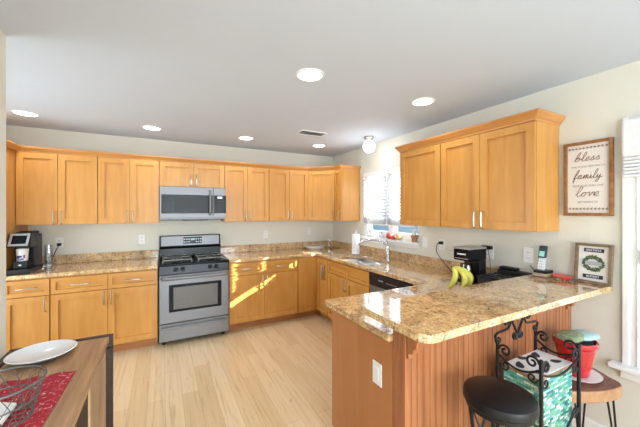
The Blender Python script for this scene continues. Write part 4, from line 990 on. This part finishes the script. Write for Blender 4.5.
# ------------------------------------------------------------------ wooden console at the side wall
tb = thing('console_table', 'wooden console table with a dark metal frame along the side wall', 'table', (-3.04, -2.95, 0))
b = B(); b.box(-3.236, -2.850, -3.62, -2.336, .768, .800); b.build('tabletop', 'table_wood', tb, bevel=.002)
b = B(); b.box(-3.27, -2.832, -2.335, -2.315, .735, .808).box(-3.27, -3.237, -3.62, -2.336, .735, .808); b.build('raised_rim', 'dark_frame', tb, bevel=.003)
for x_, y_ in ((-2.865, -2.345), (-3.27, -2.345), (-2.865, -3.62), (-3.27, -3.62)):
    b = B(); b.box(x_, x_ + .033, y_, y_ + .033 if y_ < -3 else -2.315, 0, .734 if not (x_ > -3 and y_ > -3) else .7345); b.build('leg', 'dark_frame', tb, bevel=.002)
b = B(); b.box(-2.930, -2.866, -2.372, -2.346, .02, .767); b.build('end_board', 'table_side_wood', tb)
b = B(); b.box(-3.236, -2.94, -3.55, -2.376, .02, .75); b.build('dark_gap_fill', 'black_plastic', tb)  # black box painted in for the dark gap under the tabletop
# oval plate
pl = thing('serving_plate', 'large white oval plate with a dark underside on the console table', 'plate', (-3.085, -2.45, .8005))
b = B(); b.lathe([(.10, .0075), (.150, .0275), (.158, .034), (.152, .036), (.098, .014), (0, .012)], (-3.098, -2.488, .8005), 48, .84, .80, .25); b.build('plate_face', 'white_ceramic', pl, smooth=True)
b = B(); b.lathe([(.0, .0), (.085, 0), (.095, .003), (.150, .0255), (.10, .0068), (0, .0066)], (-3.098, -2.488, .8005), 48, .84, .80, .25); b.build('underside', 'grey_ceramic', pl, smooth=True)
# red cloth
rc = B(); nx, ny = 14, 22; rows = []
A, Bc, Cc, Dc = Vector((-3.17, -2.70)), Vector((-2.922, -2.722)), Vector((-2.938, -3.22)), Vector((-3.17, -3.22))
for i in range(nx + 1):
    row = []
    for j in range(ny + 1):
        p = (A.lerp(Bc, i / nx)).lerp(Dc.lerp(Cc, i / nx), j / ny); z = .8035 + .003 * (1 + math.sin(i * 1.3 + j * .6)) * (1 if 0 < i < nx else .4)
        row.append(rc.bm.verts.new((p.x, p.y, z)))
    rows.append(row)
for i in range(nx):
    for j in range(ny): rc.bm.faces.new((rows[i][j], rows[i + 1][j], rows[i + 1][j + 1], rows[i][j + 1]))
rco = rc.build('red_cloth', 'red_floral', smooth=True); so = rco.modifiers.new('solid', 'SOLIDIFY'); so.thickness = .0022; so.offset = -1
tag(rco, 'red cloth with white floral print lying on the console table', 'cloth')
# wire basket
wk = thing('wire_basket', 'round grey wire basket standing on the red cloth', 'basket', (-3.055, -3.02, .812))
BC = Vector((-3.065, -3.03, 0)); r0, r1, zb, zt = .085, .118, .815, .94
ring = lambda r, z, n=40: [(BC.x + r * math.cos(2 * PI * k / n), BC.y + r * math.sin(2 * PI * k / n), z) for k in range(n)]
b = B(); b.tube(ring(r1, zt), .0045, 8, closed=True); b.build('rim', 'grate_iron', wk, smooth=True)
b = B(); b.tube(ring(r0, zb + .004), .004, 8, closed=True); b.build('base_ring', 'grate_iron', wk, smooth=True)
b = B(); b.tube(ring(r0 + (r1 - r0) * .5, (zb + zt) / 2 + .002), .003, 8, closed=True); b.build('middle_ring', 'grate_iron', wk, smooth=True)
b = B(); n = 18
for k in range(n):
    for sgn in (-1, 1):
        P = []
        for i in range(6):
            tt = i / 5; a = 2 * PI * (k + sgn * tt * 1.5) / n; r = r0 + (r1 - r0) * tt; P.append((BC.x + r * math.cos(a), BC.y + r * math.sin(a), zb + .004 + (zt - zb - .004) * tt))
        b.tube(P, .0012, 5)
for k in range(6):
    y_ = -.07 + k * .028; h_ = math.sqrt(max(0, r0 ** 2 - y_ ** 2)); b.tube([(BC.x - h_, BC.y + y_, zb + .004), (BC.x + h_, BC.y + y_, zb + .004)], .0015, 5)
b.build('wire_mesh', 'grate_iron', wk)
b = B(); P = []
nk = B(); nk.box(-.07, .03, -.055, .058, 0, .012, lambda p: Vector((BC.x - .005 + p.x, BC.y + .01 + p.y, .8225 + p.z + .45 * max(0, .01 - p.x) )))
b.bm.free()
tag(nk.build('napkin_stack', 'paper_white', bevel=.003), 'stack of white paper napkins inside the wire basket', 'napkins')

# ------------------------------------------------------------------ bar stool
st = thing('bar_stool', 'round black padded bar stool in front of the beadboard', 'stool', (-1.255, -3.608, 0))
SC = Vector((-1.255, -3.608, 0)); R = .146
b = B(); b.lathe([(0, .6640), (R * .93, .6640), (R, .6740), (R * 1.0, .6940), (R * .97, .7060), (R * .86, .7140), (0, .7200)], SC, 40); b.build('seat', 'black_leather', st, smooth=True)
b = B(); b.lathe([(R * .90, .6480), (R * .93, .6480), (R * .93, .6635), (R * .90, .6635)], SC, 40); b.tube([(SC.x - R * .91, SC.y, .6550), (SC.x + R * .91, SC.y, .6550)], .008, 8); b.tube([(SC.x, SC.y - R * .91, .6550), (SC.x, SC.y + R * .91, .6550)], .008, 8); b.build('seat_ring', 'black_iron', st, smooth=True)
for k in range(4):
    a = PI / 4 + k * PI / 2; c_, s_ = math.cos(a), math.sin(a)
    b = B(); b.tube(catmull([(SC.x + .118 * c_, SC.y + .118 * s_, .6480), (SC.x + .10 * c_, SC.y + .10 * s_, .45), (SC.x + .11 * c_, SC.y + .11 * s_, .25), (SC.x + .16 * c_, SC.y + .16 * s_, .0085)], 5), .0085, 8); b.build('leg', 'black_iron', st, smooth=True)
    b = B(); a2 = a + PI / 4; P = [(SC.x + .118 * math.cos(a), SC.y + .118 * math.sin(a), .6440), (SC.x + .08 * math.cos(a2), SC.y + .08 * math.sin(a2), .50), (SC.x + .105 * math.cos(a + PI / 2), SC.y + .105 * math.sin(a + PI / 2), .40)]
    b.tube(catmull(P, 5), .005, 6); b.build('cross_brace', 'black_iron', st, smooth=True)
b = B(); b.tube([(SC.x + .115 * math.cos(2 * PI * k / 36), SC.y + .115 * math.sin(2 * PI * k / 36), .22) for k in range(36)], .007, 8, closed=True); b.build('foot_ring', 'black_iron', st, smooth=True)

# ------------------------------------------------------------------ wrought iron rack
rk = thing('iron_stand', 'black wrought iron stand with scrollwork in front of the bar', 'stand', (-.845, -3.56, 0))
xl, xr, yb, yf = -1.026, -.661, -3.462, -3.666
IR = .0065
def spiral(cx, cz, r, a0, turns, n=22, r_end=.25):
    return [(cx + r * (1 - (1 - r_end) * i / n) * math.cos(a0 + turns * 2 * PI * i / n), cz + r * (1 - (1 - r_end) * i / n) * math.sin(a0 + turns * 2 * PI * i / n)) for i in range(n + 1)]
for x_, y_, zt_ in ((xl, yb, .842), (xr, yb, .842), (xl, yf, .812), (xr, yf, .812)):
    b = B(); b.tube([(x_, y_, 0), (x_, y_, zt_)], .009, 10)
    if y_ == yf: b.ball((x_, y_, zt_ + .004), .012, seg=12)
    b.build('post', 'black_iron', rk, smooth=True)
xm = (xl + xr) / 2; hw = (xr - xl) / 2
b = B()
for sgn in (-1, 1):
    W_ = lambda u, z, sgn=sgn: (xm + sgn * u, yb, z)
    # curl over the post top, shoulder, outer curl beside the centre, and a V with curled feet
    pth = [W_(u, z) for u, z in spiral(.176, .842, .024, .4, -.9)][::-1] + [W_(.204, .862), W_(.185, .876), W_(.13, .880), W_(.088, .886), W_(.070, .908), W_(.068, .928)]
    b.tube(catmull(pth, 3), IR, 7)
    b.tube([W_(u, z) for u, z in spiral(.101, .925, .031, PI, -1.2)], IR, 7)
    b.tube(catmull([W_(.066, .945), W_(.045, .905), W_(.018, .866), W_(.006, .840)], 4), IR, 7)
    b.tube([W_(u, z) for u, z in spiral(.027, .834, .022, PI * .95, 1.25)], IR, 7)
b.tube([(xm - .066, yb, .942), (xm + .066, yb, .942)], IR, 7)
b.build('crest_scrollwork', 'black_iron', rk, smooth=True)
def side(p0, p1, z, name):     # rail and paired scrolls between two posts
    p0, p1 = Vector(p0), Vector(p1); d = p1 - p0; L_ = d.length; d.normalize()
    Q = lambda u, zz: (p0.x + d.x * u, p0.y + d.y * u, zz)
    b = B(); b.tube(catmull([Q(0, z + .03), Q(L_ * .25, z - .0), Q(L_ * .5, z - .012), Q(L_ * .75, z + .0), Q(L_, z + .03)], 4), .0055, 6)
    r = min(.032, L_ * .15)
    for u0, sg in ((.0, 1), (L_, -1)):
        b.tube([Q(u0 + sg * u, zz) for u, zz in spiral(r + .008, z + .055, r, PI, -1.3)], .0055, 6)
        b.tube([Q(u0 + sg * u, zz) for u, zz in spiral(r * 1.0 + .008, z - .02, r * .8, PI, 1.2)], .0045, 6)
    b.build(name, 'black_iron', rk, smooth=True)
side((xl, yb), (xl, yf), .745, 'side_rail'); side((xr, yb), (xr, yf), .745, 'side_rail'); side((xl, yf), (xr, yf), .725, 'front_rail')
b = B(); P = lambda u, z: (xm + u, yf, z)
for sgn in (-1, 1):
    b.tube(catmull([P(sgn * .17, .50), P(sgn * .10, .46), P(sgn * .03, .40), P(0, .36)], 4), .0055, 6); b.tube([P(sgn * u, z) for u, z in spiral(.14, .475, .03, 0, 1.2)], .0055, 6)
b.build('lower_scrollwork', 'black_iron', rk, smooth=True)
for zz in (.295, .12):
    b = B()
    for pa, pb_ in (((xl, yb), (xr, yb)), ((xl, yf), (xr, yf)), ((xl, yb), (xl, yf)), ((xr, yb), (xr, yf))): b.tube([(pa[0], pa[1], zz), (pb_[0], pb_[1], zz)], .006, 6)
    for k in range(1, 6): xx = xl + (xr - xl) * k / 6; b.tube([(xx, yb, zz), (xx, yf, zz)], .004, 6)
    b.build('shelf', 'black_iron', rk)
# mosaic box in the rack
mb = thing('mosaic_box', 'green and teal mosaic box with a white leaf-print top inside the iron stand', 'box', (-.843, -3.562, .3025))
bx0, bx1, by0, by1 = -1.004, -.683, -3.645, -3.482
b = B(); b.box(bx0, bx1, by0, by1, .3025, .708); b.build('mosaic_sides', 'mosaic', mb)
b = B(); b.box(bx0 - .003, bx1 + .003, by0 - .003, by1 + .003, .7085, .719); b.build('wooden_rim', 'bark_edge', mb)
b = B(); b.box(bx0 - .001, bx1 + .001, by0 - .001, by1 + .001, .7195, .724); b.build('top', 'white_ceramic', mb)
for cx_, cy_, a, l_, w_ in ((-.95, -3.53, .6, .075, .018), (-.86, -3.50, -.5, .06, .016), (-.76, -3.51, .5, .07, .019), (-.74, -3.60, -.4, .06, .017), (-.83, -3.59, 1.1, .055, .015), (-.93, -3.615, .1, .07, .016)):
    poly = []
    for i in range(16):
        tt = 2 * PI * i / 16; u = l_ / 2 * math.cos(tt); v = w_ * math.sin(tt) * (1 - .45 * math.cos(tt)); poly.append((cx_ + u * math.cos(a) - v * math.sin(a), cy_ + u * math.sin(a) + v * math.cos(a)))
    B().prism(poly, .7242, .7248).build('leaf_motif', 'dark_liner', mb)

# ------------------------------------------------------------------ live edge stool and what stands on it
ws = thing('wooden_stool', 'small live-edge wooden stool on black hairpin legs by the wall', 'stool', (-.34, -3.6, 0))
op = [Vector((x, y, 0)) for x, y in ((-.625, -3.50), (-.60, -3.585), (-.50, -3.648), (-.38, -3.695), (-.27, -3.712), (-.225, -3.69), (-.205, -3.64), (-.16, -3.56), (-.13, -3.47), (-.20, -3.405), (-.36, -3.39), (-.52, -3.41))]
op = [(p.x, p.y) for p in catmull(op, 4, True)]
b = B(); b.prism(op, .452, .5175); b.build('slab', 'bark_edge', ws, bevel=.008)
b = B(); b.prism([(-.36 + (x + .36) * .975, -3.56 + (y + 3.56) * .975) for x, y in op], .5177, .5215); b.build('polished_top', 'walnut_top', ws, bevel=.002)
for lx, ly in ((-.26, -3.655), (-.545, -3.54), (-.22, -3.50)):
    c_ = Vector((-.36, -3.55)); o_ = (Vector((lx, ly)) - c_).normalized()
    v_ = Vector((-o_.y, o_.x))
    b = B(); a_ = Vector((lx, ly)); f_ = a_ + o_ * .045
    p1 = a_ + v_ * .035; p2 = a_ - v_ * .035; q1 = f_ + v_ * .006; q2 = f_ - v_ * .006
    b.tube([(p1.x, p1.y, .452), (q1.x, q1.y, .012), (f_.x, f_.y, .0055), (q2.x, q2.y, .012), (p2.x, p2.y, .452)], .0055, 8); b.build('leg', 'black_iron', ws, smooth=True)
PC = Vector((-.352, -3.526, 0))
pz = .522
b = B(); b.lathe([(0, .0), (.07, 0), (.08, .003), (.125, .014), (.127, .018), (.12, .018), (.078, .008), (0, .007)], PC + Vector((.0, 0, pz)), 40)
sv = b.build('saucer', 'white_ceramic', smooth=True); tag(sv, 'white plate under the red pot on the wooden stool', 'plate')
po = thing('red_pot', 'glossy red ceramic pot standing on a white plate', 'pot', PC + Vector((0, 0, pz + .0085)))
b = B(); b.lathe([(.066, 0), (.070, .004), (.078, .05), (.097, .150), (.099, .170), (.106, .175), (.110, .185), (.110, .206), (.104, .210), (.096, .206), (.092, .175), (.07, .06), (0, .012)], PC + Vector((0, 0, pz + .0085)), 40); b.build('pot_body', 'red_glaze', po, smooth=True)
tw = thing('folded_towel', 'rolled green and pale blue towels lying across the red pot', 'towel', PC + Vector((0, 0, .745)))
zt = .750
b = B(); b.lathe([(0, 0), (.086, 0), (.088, .006), (0, .010)], PC + Vector((0, 0, .727)), 28); b.build('liner', 'dark_liner', tw, smooth=True)
def roll(p0, p1, rw, rh, mat, name):
    p0, p1 = Vector(p0), Vector(p1); d = (p1 - p0).normalized(); v = Vector((-d.y, d.x, 0)); b = B(); n = 10; rings = []
    for i in range(n + 1):
        c_ = p0.lerp(p1, i / n); k = 1 - .25 * abs(2 * i / n - 1) ** 4
        rings.append([b.bm.verts.new(c_ + v * rw * k * math.cos(a) + Vector((0, 0, rh * k * math.sin(a)))) for a in [2 * PI * q / 16 for q in range(16)]])
    for i in range(n):
        for q in range(16): b.bm.faces.new((rings[i][q], rings[i][(q + 1) % 16], rings[i + 1][(q + 1) % 16], rings[i + 1][q]))
    b.bm.faces.new(rings[0][::-1]); b.bm.faces.new(rings[-1]); return b.build(name, mat, tw, smooth=True)
roll((PC.x - .05, PC.y - .02, zt + .016), (PC.x + .112, PC.y - .030, zt + .010), .068, .018, 'towel_blue', 'blue_towel')
roll((PC.x - .118, PC.y + .005, zt + .010), (PC.x + .0, PC.y - .008, zt + .020), .066, .020, 'towel_green', 'green_towel')
